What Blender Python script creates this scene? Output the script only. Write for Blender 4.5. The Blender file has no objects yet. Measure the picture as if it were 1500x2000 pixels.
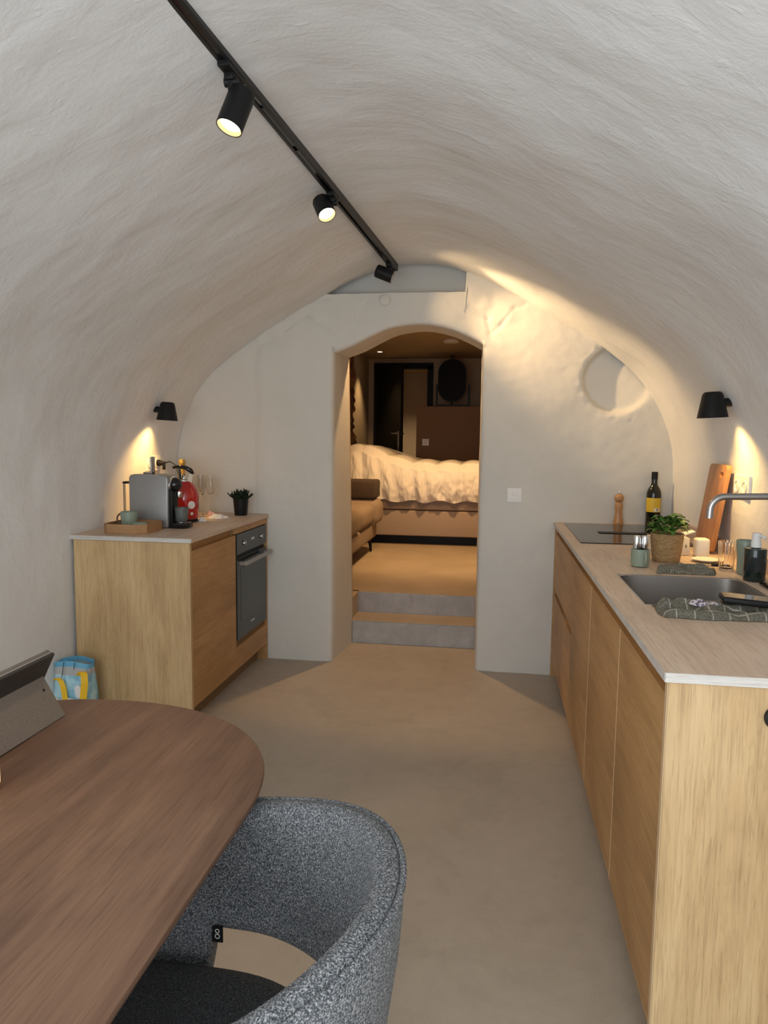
import bpy, bmesh, math, random
from mathutils import Vector, Matrix, noise
random.seed(7)
S = bpy.context.scene
C = S.collection
PI = math.pi

# ------------------------------------------------------------------ camera
H = 1.386
pitch, yaw, roll = 0.10082, 0.15090, 0.011793
cp, sp, cy, sy = math.cos(pitch), math.sin(pitch), math.cos(yaw), math.sin(yaw)
fw = Vector((-sy*cp, cy*cp, -sp)); r0 = Vector((cy, sy, 0)); u0 = r0.cross(fw)
cr, sr = math.cos(roll), math.sin(roll)
rr = r0*cr + u0*sr; uu = u0*cr - r0*sr
cam = bpy.data.cameras.new('camera'); camo = bpy.data.objects.new('camera', cam); C.objects.link(camo)
cam.sensor_fit = 'VERTICAL'; cam.sensor_height = 36.0; cam.lens = 36.0*1392/2000; cam.clip_start = 0.02
camo.matrix_world = Matrix(((rr.x, uu.x, -fw.x, 0), (rr.y, uu.y, -fw.y, 0), (rr.z, uu.z, -fw.z, H), (0, 0, 0, 1)))
S.camera = camo

# ------------------------------------------------------------------ world, daylight, exposure
w = bpy.data.worlds.new('world'); S.world = w; w.use_nodes = True
w.node_tree.nodes['Background'].inputs[0].default_value = (0.75, 0.85, 1.0, 1)
w.node_tree.nodes['Background'].inputs[1].default_value = 0.06
S.view_settings.view_transform = 'Standard'; S.view_settings.look = 'None'
S.view_settings.exposure = 0.0; S.view_settings.gamma = 1.0
S.view_settings.use_curve_mapping = False
S.cycles.use_denoising = True
S.cycles.max_bounces = 10; S.cycles.diffuse_bounces = 6; S.cycles.glossy_bounces = 4
S.cycles.transmission_bounces = 8; S.cycles.sample_clamp_indirect = 4.0

def light(name, kind, loc, energy, color, target=None, size=None, sizey=None, angle=None, blend=0.3, radius=0.02):
    l = bpy.data.lights.new(name, kind); l.energy = energy; l.color = color
    o = bpy.data.objects.new(name, l); C.objects.link(o); o.location = loc
    if kind == 'AREA':
        l.shape = 'RECTANGLE'; l.size = size; l.size_y = sizey
    if kind == 'SPOT':
        l.spot_size = math.radians(angle); l.spot_blend = blend
    if kind in ('SPOT', 'POINT'): l.shadow_soft_size = radius
    if target is not None:
        d = Vector(target) - Vector(loc)
        o.rotation_euler = d.to_track_quat('-Z', 'Y').to_euler()
    return o
WARM = (1.0, 0.66, 0.33)
# daylight through the glazed entrance behind the camera
light('entrance_daylight', 'AREA', (-0.485, -0.66, 1.2), 68, (0.88, 0.94, 1.0), (-0.485, 3.0, 1.75), 2.2, 1.9)
# bedroom ceiling spots (built into its ceiling)
light('doorway_downlight', 'SPOT', (-0.60, 5.03, 2.46), 70, (1.0, 0.60, 0.27), (-0.60, 5.12, 0), angle=150, blend=0.5, radius=0.03)
light('bedside_downlight', 'SPOT', (-0.35, 6.15, 2.46), 150, (1.0, 0.60, 0.26), (-0.45, 6.9, 0.6), angle=95, blend=0.7, radius=0.04)
light('wall_downlight', 'SPOT', (-1.46, 9.1, 2.45), 34, (1.0, 0.66, 0.32), (-1.62, 9.15, 0), angle=85, blend=0.8, radius=0.02)
light('hall_downlight', 'SPOT', (-1.35, 10.75, 2.36), 60, (1.0, 0.75, 0.45), (-1.3, 11.4, 0), angle=110, blend=0.8, radius=0.03)

# ------------------------------------------------------------------ node materials
def mat(name, base=(0.8, 0.8, 0.8), rough=0.5, metal=0.0, **kw):
    m = bpy.data.materials.new(name); m.use_nodes = True
    b = m.node_tree.nodes['Principled BSDF']
    b.inputs['Base Color'].default_value = (*base, 1); b.inputs['Roughness'].default_value = rough
    b.inputs['Metallic'].default_value = metal
    for k, v in kw.items(): b.inputs[k.replace('_', ' ')].default_value = v
    return m
def coords(m, scale=(1, 1, 1), rot=(0, 0, 0), kind='Object'):
    nt = m.node_tree; t = nt.nodes.new('ShaderNodeTexCoord'); mp = nt.nodes.new('ShaderNodeMapping')
    mp.inputs['Scale'].default_value = scale; mp.inputs['Rotation'].default_value = rot
    nt.links.new(t.outputs[kind], mp.inputs[0]); return mp.outputs[0]
def noise_tex(m, vec, scale, detail=4, rough=0.55, dist=0.0):
    n = m.node_tree.nodes.new('ShaderNodeTexNoise'); n.inputs['Scale'].default_value = scale
    n.inputs['Detail'].default_value = detail; n.inputs['Roughness'].default_value = rough
    n.inputs['Distortion'].default_value = dist; m.node_tree.links.new(vec, n.inputs['Vector']); return n.outputs['Fac']
def ramp(m, fac, stops):
    r = m.node_tree.nodes.new('ShaderNodeValToRGB'); e = r.color_ramp.elements
    while len(e) < len(stops): e.new(0.5)
    for i, (p, c) in enumerate(stops): e[i].position = p; e[i].color = (*c, 1)
    m.node_tree.links.new(fac, r.inputs[0]); return r.outputs[0]
def mixc(m, a, b, fac, blend='MIX'):
    x = m.node_tree.nodes.new('ShaderNodeMix'); x.data_type = 'RGBA'; x.blend_type = blend
    for s, v in ((6, a), (7, b)):
        if isinstance(v, tuple): x.inputs[s].default_value = (*v, 1)
        else: m.node_tree.links.new(v, x.inputs[s])
    if isinstance(fac, float): x.inputs[0].default_value = fac
    else: m.node_tree.links.new(fac, x.inputs[0])
    return x.outputs[2]
def setc(m, c): m.node_tree.links.new(c, m.node_tree.nodes['Principled BSDF'].inputs['Base Color'])
def math_node(m, op, a, b):
    n = m.node_tree.nodes.new('ShaderNodeMath'); n.operation = op
    for i, v in enumerate((a, b)):
        if isinstance(v, (int, float)): n.inputs[i].default_value = v
        else: m.node_tree.links.new(v, n.inputs[i])
    return n.outputs[0]
def bump(m, h, strength=0.3, dist=0.01):
    b = m.node_tree.nodes.new('ShaderNodeBump'); b.inputs['Strength'].default_value = strength
    b.inputs['Distance'].default_value = dist; m.node_tree.links.new(h, b.inputs['Height'])
    m.node_tree.links.new(b.outputs[0], m.node_tree.nodes['Principled BSDF'].inputs['Normal'])

def plaster(name, c1, c2, strength=0.5, stretch=(1.0, 3.0, 2.2)):
    m = mat(name, c1, 0.72)
    v = coords(m); vs = coords(m, stretch)
    a = noise_tex(m, v, 2.2, 5, 0.6); b = noise_tex(m, vs, 6, 6, 0.55, 0.3); c = noise_tex(m, v, 60, 3, 0.6)
    setc(m, ramp(m, a, [(0.3, c1), (0.7, c2)]))
    # sparse blobs and trowel ridges
    blob = ramp(m, noise_tex(m, vs, 14, 2, 0.5, 0.3), [(0.66, (0, 0, 0)), (0.72, (1, 1, 1))])
    h = math_node(m, 'ADD', math_node(m, 'MULTIPLY', b, 1.0), math_node(m, 'MULTIPLY', c, 0.10))
    h = math_node(m, 'ADD', h, math_node(m, 'MULTIPLY', blob, 0.10))
    bump(m, h, strength, 0.02)
    return m
def wood(name, stops, axis='z', scale=1.0, rough=0.5, bumps=0.08, rot=(0, 0, 0), knots=0.0):
    m = mat(name, stops[0][1], rough)
    st = {'x': (1.3, 9, 9), 'y': (9, 1.3, 9), 'z': (9, 9, 1.3)}[axis]
    fs = {'x': (3, 110, 110), 'y': (110, 3, 110), 'z': (110, 110, 3)}[axis]
    v = coords(m, tuple(s*scale for s in st), rot); vf = coords(m, tuple(s*scale for s in fs), rot)
    wv = coords(m, (1, 1, 1), rot)
    a = noise_tex(m, v, 1.0, 6, 0.6, 1.2); f = noise_tex(m, vf, 1.0, 4, 0.6); big = noise_tex(m, wv, 2.5, 3, 0.5)
    fac = math_node(m, 'ADD', math_node(m, 'MULTIPLY', a, 0.62), math_node(m, 'MULTIPLY', big, 0.38))
    col = ramp(m, fac, stops)
    fine = ramp(m, f, [(0.36, (0.76, 0.74, 0.72)), (0.55, (1, 1, 1))])
    ps = {'x': (11, 290, 290), 'y': (290, 11, 290), 'z': (290, 290, 11)}[axis]
    pore = noise_tex(m, coords(m, tuple(s*scale for s in ps), rot), 1.0, 2, 0.5, 0.4)
    cs = {'x': (0.6, 14, 14), 'y': (14, 0.6, 14), 'z': (14, 14, 0.6)}[axis]
    cath = noise_tex(m, coords(m, tuple(s*scale for s in cs), rot), 1.6, 2, 0.5, 2.5)
    band = math_node(m, 'FRACT', math_node(m, 'MULTIPLY', cath, 9.0), 0.0)
    cc_ = ramp(m, band, [(0.0, (0.84, 0.81, 0.78)), (0.25, (1, 1, 1)), (0.9, (1, 1, 1)), (1.0, (0.80, 0.77, 0.74))])
    col = mixc(m, col, ramp(m, pore, [(0.34, (0.66, 0.62, 0.57)), (0.44, (1, 1, 1))]), 0.5, 'MULTIPLY')
    col = mixc(m, col, cc_, 0.55, 'MULTIPLY')
    setc(m, mixc(m, col, fine, 0.5, 'MULTIPLY'))
    bump(m, f, bumps, 0.004)
    return m
M = {}
M['plaster'] = plaster('white_plaster', (0.70, 0.70, 0.685), (0.75, 0.75, 0.735), 0.30, (1.0, 1.8, 1.5))
M['plaster_back'] = plaster('back_plaster', (0.605, 0.58, 0.52), (0.655, 0.63, 0.57), 0.15, (1.3, 1.3, 1.3))
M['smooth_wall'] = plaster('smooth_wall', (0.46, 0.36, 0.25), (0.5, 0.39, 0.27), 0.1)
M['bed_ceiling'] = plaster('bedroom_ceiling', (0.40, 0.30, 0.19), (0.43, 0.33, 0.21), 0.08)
m = M['floor'] = mat('microcement', (0.3, 0.25, 0.2), 0.55)
v = coords(m); a = noise_tex(m, v, 2.0, 7, 0.62, 0.8); b = noise_tex(m, v, 14, 6, 0.65); g = noise_tex(m, v, 260, 2, 0.5)
f = math_node(m, 'ADD', math_node(m, 'MULTIPLY', a, 0.6), math_node(m, 'MULTIPLY', b, 0.4))
col = ramp(m, f, [(0.33, (0.375, 0.318, 0.25)), (0.5, (0.43, 0.366, 0.29)), (0.68, (0.48, 0.41, 0.33))])
setc(m, mixc(m, col, ramp(m, g, [(0.4, (0.86, 0.86, 0.86)), (0.6, (1, 1, 1))]), 0.5, 'MULTIPLY')); bump(m, b, 0.05, 0.004)
m = M['riser'] = mat('grey_riser', (0.36, 0.34, 0.32), 0.6)
v = coords(m); a = noise_tex(m, v, 9, 7, 0.65, 0.5)
setc(m, ramp(m, a, [(0.3, (0.33, 0.31, 0.29)), (0.7, (0.47, 0.445, 0.42))]))
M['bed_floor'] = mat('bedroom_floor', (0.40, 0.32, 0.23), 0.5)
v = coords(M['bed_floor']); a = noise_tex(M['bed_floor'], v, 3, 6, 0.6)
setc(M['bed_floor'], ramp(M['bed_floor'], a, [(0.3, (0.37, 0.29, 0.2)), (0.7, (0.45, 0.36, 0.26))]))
OAK = [(0.30, (0.30, 0.185, 0.082)), (0.5, (0.45, 0.295, 0.14)), (0.7, (0.58, 0.405, 0.21))]
M['oak_v'] = wood('oak_panel', OAK, 'z', 1.0)
M['oak_end'] = wood('oak_end_panel', [(0.30, (0.40, 0.255, 0.115)), (0.5, (0.55, 0.37, 0.18)), (0.7, (0.65, 0.465, 0.25))], 'z', 1.0)
M['oak_h'] = wood('oak_front', [(0.28, (0.31, 0.165, 0.058)), (0.5, (0.47, 0.26, 0.098)), (0.72, (0.58, 0.345, 0.145))], 'y', 0.8)
M['oak_dark'] = mat('oak_channel', (0.22, 0.115, 0.045), 0.5)
M['oak_edge'] = mat('oak_edge_band', (0.60, 0.42, 0.24), 0.5)
M['plinth'] = mat('plinth_oak', (0.20, 0.12, 0.055), 0.6)
M['worktop'] = wood('worktop_laminate', [(0.3, (0.52, 0.395, 0.295)), (0.5, (0.63, 0.49, 0.375)), (0.72, (0.72, 0.59, 0.465))], 'y', 0.8, 0.42)
M['worktop_edge'] = wood('worktop_edge', [(0.35, (0.50, 0.47, 0.43)), (0.65, (0.68, 0.65, 0.60))], 'x', 1.5, 0.5)
M['table'] = wood('walnut_table', [(0.30, (0.095, 0.050, 0.030)), (0.5, (0.172, 0.092, 0.055)), (0.70, (0.265, 0.150, 0.090))], 'y', 0.75, 0.52, 0.05)
M['tray'] = wood('tray_wood', [(0.3, (0.30, 0.15, 0.06)), (0.7, (0.48, 0.27, 0.12))], 'x', 1.5, 0.5)
M['board'] = wood('acacia_board', [(0.3, (0.20, 0.075, 0.025)), (0.5, (0.42, 0.19, 0.07)), (0.7, (0.60, 0.33, 0.14))], 'z', 1.6, 0.4)
M['mill'] = wood('mill_wood', [(0.3, (0.42, 0.20, 0.075)), (0.7, (0.60, 0.34, 0.15))], 'z', 2.0, 0.35)
M['black'] = mat('matt_black', (0.010, 0.010, 0.010), 0.45, 0.0, Specular_IOR_Level=0.2)
M['black_metal'] = mat('black_metal', (0.018, 0.018, 0.02), 0.4, 0.6)
M['gloss_black'] = mat('gloss_black', (0.008, 0.008, 0.009), 0.12)
M['track'] = mat('track_black', (0.014, 0.014, 0.014), 0.38, 0.0, Specular_IOR_Level=0.3)
M['glass_black'] = mat('oven_glass', (0.022, 0.026, 0.026), 0.14)
M['glass_window'] = mat('oven_window', (0.035, 0.042, 0.040), 0.1)
M['hob'] = mat('hob_glass', (0.02, 0.018, 0.018), 0.07)
M['steel'] = mat('brushed_steel', (0.42, 0.40, 0.38), 0.32, 0.95)
M['dark_steel'] = mat('sink_steel', (0.30, 0.27, 0.24), 0.42, 0.85)
M['chrome'] = mat('chrome', (0.75, 0.75, 0.75), 0.08, 1.0)
M['silver'] = mat('silver_body', (0.32, 0.31, 0.30), 0.38, 0.55)
M['white'] = mat('white_plastic', (0.78, 0.76, 0.72), 0.4)
M['white_matt'] = mat('white_matt', (0.80, 0.78, 0.74), 0.8)
M['red'] = mat('red_enamel', (0.48, 0.012, 0.010), 0.16, 0.0, Coat_Weight=0.6)
M['green'] = mat('sage_glaze', (0.25, 0.30, 0.23), 0.28)
M['greygreen'] = mat('grey_green_glaze', (0.115, 0.13, 0.12), 0.35)
M['brown_rim'] = mat('brown_glaze', (0.10, 0.055, 0.035), 0.3)
M['dispenser'] = mat('dark_green_bottle', (0.012, 0.022, 0.018), 0.16)
M['olive_glass'] = mat('dark_bottle_glass', (0.008, 0.008, 0.005), 0.07)
M['label_yellow'] = mat('yellow_label', (0.62, 0.42, 0.03), 0.5)
M['label_white'] = mat('white_label', (0.75, 0.73, 0.68), 0.6)
M['gold'] = mat('gold_foil', (0.55, 0.34, 0.08), 0.3, 0.7)
M['soil'] = mat('soil', (0.03, 0.02, 0.012), 0.9)
M['glass'] = mat('clear_glass', (1, 1, 1), 0.02, 0, Transmission_Weight=1.0, IOR=1.3)
M['amber'] = mat('smoked_mirror', (0.006, 0.006, 0.007), 0.5, 0.0, Specular_IOR_Level=0.1)
m = M['leaf'] = mat('basil_leaf', (0.06, 0.17, 0.025), 0.45); v = coords(m)
setc(m, ramp(m, noise_tex(m, v, 30, 2), [(0.35, (0.03, 0.10, 0.015)), (0.65, (0.12, 0.27, 0.04))]))
M['succulent'] = mat('succulent_leaf', (0.022, 0.048, 0.025), 0.5)
m = M['basket'] = mat('woven_seagrass', (0.4, 0.26, 0.12), 0.8); v = coords(m, (1, 1, 5))
a = noise_tex(m, v, 70, 4, 0.6, 1.0); setc(m, ramp(m, a, [(0.35, (0.22, 0.125, 0.045)), (0.65, (0.52, 0.34, 0.16))])); bump(m, a, 0.8, 0.004)
def fabric(name, c1, c2, c3, sc=420, b=0.5):
    m = mat(name, c2, 0.95); v = coords(m); a = noise_tex(m, v, sc, 3, 0.7, 0.5)
    setc(m, ramp(m, a, [(0.36, c1), (0.5, c2), (0.64, c3)])); bump(m, a, b, 0.003); return m
M['boucle'] = fabric('grey_blue_boucle', (0.017, 0.020, 0.025), (0.100, 0.109, 0.118), (0.43, 0.425, 0.42), 400, 0.7)
M['seat_fabric'] = fabric('seat_boucle', (0.012, 0.015, 0.019), (0.05, 0.055, 0.062), (0.17, 0.17, 0.17), 430, 0.8)
M['sofa'] = fabric('sofa_beige', (0.22, 0.16, 0.11), (0.28, 0.21, 0.15), (0.34, 0.26, 0.19), 200, 0.2)
M['sofa_dark'] = fabric('dark_throw', (0.035, 0.022, 0.015), (0.055, 0.036, 0.025), (0.09, 0.06, 0.042), 160, 0.4)
M['bed_base'] = fabric('bed_base_fabric', (0.27, 0.21, 0.165), (0.32, 0.25, 0.20), (0.36, 0.28, 0.23), 220, 0.15)
M['cover'] = fabric('tablet_cover', (0.12, 0.095, 0.075), (0.16, 0.128, 0.10), (0.20, 0.16, 0.13), 500, 0.2)
M['tablet_back'] = mat('tablet_back', (0.035, 0.034, 0.033), 0.35, 0.3)
M['tablet_edge'] = mat('tablet_edge', (0.22, 0.21, 0.20), 0.3, 0.7)
m = M['duvet'] = mat('white_duvet', (0.74, 0.70, 0.64), 0.85); v = coords(m, (3, 1, 1)); bump(m, noise_tex(m, v, 9, 4, 0.6, 1.0), 0.35, 0.02)
def towel(name, step):
    m = mat(name, (0.1, 0.1, 0.08), 0.95); nt = m.node_tree; v = coords(m)
    sep = nt.nodes.new('ShaderNodeSeparateXYZ'); nt.links.new(v, sep.inputs[0])
    s = None
    for k in (0, 1):
        q = math_node(m, 'FRACT', math_node(m, 'MULTIPLY', sep.outputs[k], 1/step), 0.0)
        q = math_node(m, 'LESS_THAN', q, 0.07); s = q if s is None else math_node(m, 'MAXIMUM', s, q)
    a = noise_tex(m, v, 260, 2, 0.6)
    base = ramp(m, a, [(0.35, (0.17, 0.16, 0.12)), (0.65, (0.38, 0.355, 0.28))])
    setc(m, mixc(m, base, (0.68, 0.64, 0.54), s)); bump(m, a, 0.5, 0.002); return m
M['towel'] = towel('checked_towel', 0.045); M['towel2'] = towel('fine_checked_towel', 0.009)
M['paper'] = mat('white_paper', (0.80, 0.74, 0.62), 0.7)
M['pink'] = mat('pink_tissue', (0.62, 0.36, 0.34), 0.8)
m = M['bag'] = mat('bag_blue', (0.30, 0.52, 0.62), 0.6); v = coords(m)
setc(m, ramp(m, noise_tex(m, v, 14, 3, 0.55, 0.5), [(0.45, (0.25, 0.50, 0.63)), (0.50, (0.36, 0.62, 0.72)), (0.62, (0.50, 0.70, 0.74))]))
M['bag_band'] = mat('bag_band_blue', (0.13, 0.38, 0.55), 0.6)
M['bag_grey'] = mat('bag_pale_band', (0.42, 0.42, 0.41), 0.5)
M['bag_white'] = mat('bag_white_print', (0.75, 0.72, 0.70), 0.6)
M['yellow'] = mat('yellow_webbing', (0.80, 0.48, 0.01), 0.6)
M['bag_line'] = mat('bag_black_line', (0.02, 0.02, 0.02), 0.6)
m = M['stone'] = mat('rough_stone', (0.12, 0.06, 0.03), 0.9); v = coords(m)
a = noise_tex(m, v, 9, 6, 0.7, 0.5); setc(m, ramp(m, a, [(0.35, (0.07, 0.03, 0.015)), (0.65, (0.33, 0.18, 0.09))])); bump(m, a, 1.0, 0.03)
M['door_black'] = mat('door_black', (0.007, 0.007, 0.007), 0.5, 0.0, Specular_IOR_Level=0.2)
M['partition'] = mat('partition_brown', (0.22, 0.125, 0.062), 0.7)
M['pattern'] = mat('patterned_film', (0.4, 0.36, 0.38), 0.4); m = M['pattern']; v = coords(m)
setc(m, ramp(m, noise_tex(m, v, 120, 2), [(0.45, (0.10, 0.08, 0.12)), (0.5, (0.6, 0.55, 0.58))]))
def emit(name, c, s):
    m = mat(name, (0, 0, 0), 0.5); b = m.node_tree.nodes['Principled BSDF']
    b.inputs['Emission Color'].default_value = (*c, 1); b.inputs['Emission Strength'].default_value = s; return m
M['lens'] = emit('lamp_lens', (1.0, 0.86, 0.62), 9.0)
M['lens_ring'] = emit('lamp_reflector', (1.0, 0.62, 0.25), 1.6)
M['candle'] = emit('lamp_shade_glow', (1.0, 0.72, 0.36), 1.0)
M['grey_seal'] = mat('grey_seal', (0.35, 0.34, 0.32), 0.7)

# ------------------------------------------------------------------ geometry helpers
class B:
    def __init__(s): s.bm = bmesh.new()
    def box(s, x0, x1, y0, y1, z0, z1, bev=0.0, seg=2, rot=None, piv=None):
        b = bmesh.new(); bmesh.ops.create_cube(b, size=1)
        for v in b.verts:
            v.co = Vector(((x0+x1)/2 + v.co.x*(x1-x0), (y0+y1)/2 + v.co.y*(y1-y0), (z0+z1)/2 + v.co.z*(z1-z0)))
        if bev > 0: bmesh.ops.bevel(b, geom=b.edges[:], offset=bev, segments=seg, profile=0.5, affect='EDGES')
        if rot is not None:
            p = Vector(piv if piv is not None else ((x0+x1)/2, (y0+y1)/2, (z0+z1)/2))
            for v in b.verts: v.co = rot @ (v.co-p) + p
        s.merge(b); return s
    def merge(s, b):
        m = bpy.data.meshes.new('t'); b.to_mesh(m); b.free(); s.bm.from_mesh(m); bpy.data.meshes.remove(m)
    def lathe(s, prof, c, n=32, axis=(0, 0, 1), cap0=True, cap1=True, sq=0.0):
        q = Vector((0, 0, 1)).rotation_difference(Vector(axis).normalized()); c = Vector(c); rings = []
        for (r, z) in prof:
            rings.append([s.bm.verts.new(c + q @ Vector((r*math.cos(2*PI*i/n), r*math.sin(2*PI*i/n), z))) for i in range(n)])
        for a, b in zip(rings, rings[1:]):
            for i in range(n): s.bm.faces.new((a[i], a[(i+1) % n], b[(i+1) % n], b[i]))
        if cap0: s.bm.faces.new(rings[0][::-1])
        if cap1: s.bm.faces.new(rings[-1])
        return s
    def tube(s, pts, r, n=10, caps=True):
        pts = [Vector(p) for p in pts]; rs = r if isinstance(r, (list, tuple)) else [r]*len(pts); rings = []
        t0 = (pts[1]-pts[0]).normalized(); nrm = t0.orthogonal().normalized()
        for i, p in enumerate(pts):
            t = (pts[min(i+1, len(pts)-1)] - pts[max(i-1, 0)]).normalized()
            nrm = (nrm - t*nrm.dot(t)).normalized(); bn = t.cross(nrm)
            rings.append([s.bm.verts.new(p + (nrm*math.cos(2*PI*k/n) + bn*math.sin(2*PI*k/n))*rs[i]) for k in range(n)])
        for a, b in zip(rings, rings[1:]):
            for k in range(n): s.bm.faces.new((a[k], a[(k+1) % n], b[(k+1) % n], b[k]))
        if caps: s.bm.faces.new(rings[0][::-1]); s.bm.faces.new(rings[-1])
        return s
    def ribbon(s, pts, wdir, width, th):
        wd = Vector(wdir).normalized()*width/2; pts = [Vector(p) for p in pts]; prev = None
        for i, p in enumerate(pts):
            t = (pts[min(i+1, len(pts)-1)] - pts[max(i-1, 0)]).normalized(); nn = t.cross(wd).normalized()*th/2
            q = [s.bm.verts.new(x) for x in (p-wd-nn, p+wd-nn, p+wd+nn, p-wd+nn)]
            if prev:
                for k in range(4): s.bm.faces.new((prev[k], prev[(k+1) % 4], q[(k+1) % 4], q[k]))
            else: s.bm.faces.new(q[::-1])
            prev = q
        s.bm.faces.new(prev); return s
    def grid(s, nu, nv, fn, closeu=False):
        vs = [[s.bm.verts.new(fn(i/(nu if closeu else nu-1), j/(nv-1))) for j in range(nv)] for i in range(nu)]
        for i in range(nu if closeu else nu-1):
            for j in range(nv-1):
                a = vs[i]; b = vs[(i+1) % nu]; s.bm.faces.new((a[j], b[j], b[j+1], a[j+1]))
        return vs
    def prism(s, outline, z0, z1, bev=0.0, seg=3, plane='xy', rounds=None):
        b = bmesh.new()
        mk = {'xy': lambda p, z: (p[0], p[1], z), 'xz': lambda p, z: (p[0], z, p[1]), 'yz': lambda p, z: (z, p[0], p[1])}[plane]
        lo = [b.verts.new(mk(p, z0)) for p in outline]; hi = [b.verts.new(mk(p, z1)) for p in outline]
        n = len(lo); f0 = b.faces.new(lo[::-1]); f1 = b.faces.new(hi)
        for i in range(n): b.faces.new((lo[i], lo[(i+1) % n], hi[(i+1) % n], hi[i]))
        if bev > 0:
            bmesh.ops.bevel(b, geom=list(f0.edges)+list(f1.edges), offset=bev, segments=seg, profile=0.5, affect='EDGES')
        bmesh.ops.recalc_face_normals(b, faces=b.faces[:]); s.merge(b); return s
OFF = {}
def link(name, b, material, parent=None, smooth=None, recalc=True, extra=None):
    bm = b.bm if isinstance(b, B) else b
    off = OFF.get(parent.name, Vector()) if parent else Vector()
    if recalc: bmesh.ops.recalc_face_normals(bm, faces=bm.faces[:])
    for v in bm.verts: v.co -= off
    me = bpy.data.meshes.new(name); bm.to_mesh(me); bm.free(); me.materials.append(material)
    for e in (extra or []): me.materials.append(e)
    if smooth is not None:
        me.shade_smooth()
        if smooth < 180: me.set_sharp_from_angle(angle=math.radians(smooth))
    o = bpy.data.objects.new(name, me); C.objects.link(o)
    if parent: o.parent = parent
    OFF[o.name] = off
    return o
def thing(name, label, cat, loc, group=None):
    o = bpy.data.objects.new(name, None); o.empty_display_size = 0.05; C.objects.link(o); o.location = loc
    o['label'] = label; o['category'] = cat
    if group: o['group'] = group
    OFF[o.name] = Vector(loc); return o
def tag(o, label, cat, group=None):
    o['label'] = label; o['category'] = cat
    if group: o['group'] = group
    return o
def struct(name, b, material, parent=None, smooth=None, recalc=True):
    o = link(name, b, material, parent, smooth, recalc)
    if not parent: o['kind'] = 'structure'
    return o
def lab(o, text): o['label'] = text; return o

# ------------------------------------------------------------------ vault and walls
CX = -0.483
HP = [(1.50, 0.0), (1.50, 0.6), (1.50, 1.0), (1.497, 1.2), (1.475, 1.38), (1.40, 1.58), (1.28, 1.755), (1.13, 1.885), (0.98, 1.99), (0.83, 2.08), (0.655, 2.18),
      (0.5, 2.265), (0.34, 2.34), (0.17, 2.395), (0.0, 2.41)]
def catmull(P, k):
    out = []
    Q = [P[0]] + P + [(-P[-2][0], P[-2][1])]
    for i in range(1, len(Q)-2):
        for j in range(k):
            t = j/k; a, b, c, d = Q[i-1], Q[i], Q[i+1], Q[i+2]
            out.append(tuple(0.5*((2*b[q]) + (-a[q]+c[q])*t + (2*a[q]-5*b[q]+4*c[q]-d[q])*t*t + (-a[q]+3*b[q]-3*c[q]+d[q])*t**3) for q in (0, 1)))
    out.append(P[-1]); return out
half = catmull(HP, 9)
full = [(-x+CX, z) for x, z in half] + [(x+CX, z) for x, z in half[::-1][1:]]
WY = 4.25            # front of the far wall
def vault_z(x):
    d = abs(x-CX)
    for (a, za), (b, zb) in zip(half, half[1:]):
        if b <= d <= a and a != b: return za + (zb-za)*(a-d)/(a-b)
    return 2.41
def vault_point(i, y):
    x, z = full[i]
    x0, z0 = full[max(i-1, 0)]; x1, z1 = full[min(i+1, len(full)-1)]
    n = Vector((z1-z0, 0, -(x1-x0))).normalized()
    p = Vector((x, y, z))
    amp = min(1.0, max(0.0, (z-0.5)/0.6))
    d = 0.026*noise.noise(p*1.3) + 0.010*noise.noise(p*4.1+Vector((3, 1, 7))) + 0.002*noise.noise(Vector((p.x*7, p.y*14, p.z*10)))
    fade = min(1.0, max(0.0, (WY-y)/0.25))
    xt = -0.815+(y-0.2)*0.0543; d *= 1-math.exp(-((x-xt)/0.085)**2)*(z > 2.2)
    return p + n*(d*amp*(0.35+0.65*fade))
NY = 300; Y0 = -0.75
ys = [Y0 + (WY+0.01-Y0)*j/(NY-1) for j in range(NY)]
def strip(i0, i1):
    bm = bmesh.new(); vs = [[bm.verts.new(vault_point(i, y)) for y in ys] for i in range(i0, i1+1)]
    for a, b in zip(vs, vs[1:]):
        for j in range(NY-1): bm.faces.new((a[j], a[j+1], b[j+1], b[j]))
    return bm
spring = next(i for i, (x, z) in enumerate(full) if z >= 1.1); N = len(full)-1
struct('ceiling', strip(spring, N-spring), M['plaster'], smooth=180, recalc=False)
struct('wall_left', strip(0, spring), M['plaster'], smooth=180, recalc=False)
struct('wall_right', strip(N-spring, N), M['plaster'], smooth=180, recalc=False)

struct('floor', B().box(-2.2, 1.2, Y0-0.1, 4.86, -0.06, 0.0), M['floor'])
# entrance wall behind the camera, with its glazed opening
e = B(); e.box(-2.2, -1.68, -0.9, -0.75, 0, 2.5); e.box(0.71, 1.2, -0.9, -0.75, 0, 2.5); e.box(-1.68, 0.71, -0.9, -0.75, 2.2, 2.6)
struct('wall_front', e, M['plaster_back'])
e = B()
for x in (-1.68, -0.51, 0.66): e.box(x, x+0.05, -0.88, -0.80, 0, 2.2)
e.box(-1.63, -0.51, -0.88, -0.80, 2.15, 2.2); e.box(-0.46, 0.66, -0.88, -0.80, 2.15, 2.2)
d1 = struct('door_1', e, M['black'])
link('pane', B().box(-1.63, -0.51, -0.845, -0.835, 0.0, 2.15), M['glass'], d1); link('pane', B().box(-0.46, 0.66, -0.845, -0.835, 0.0, 2.15), M['glass'], d1)

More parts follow.
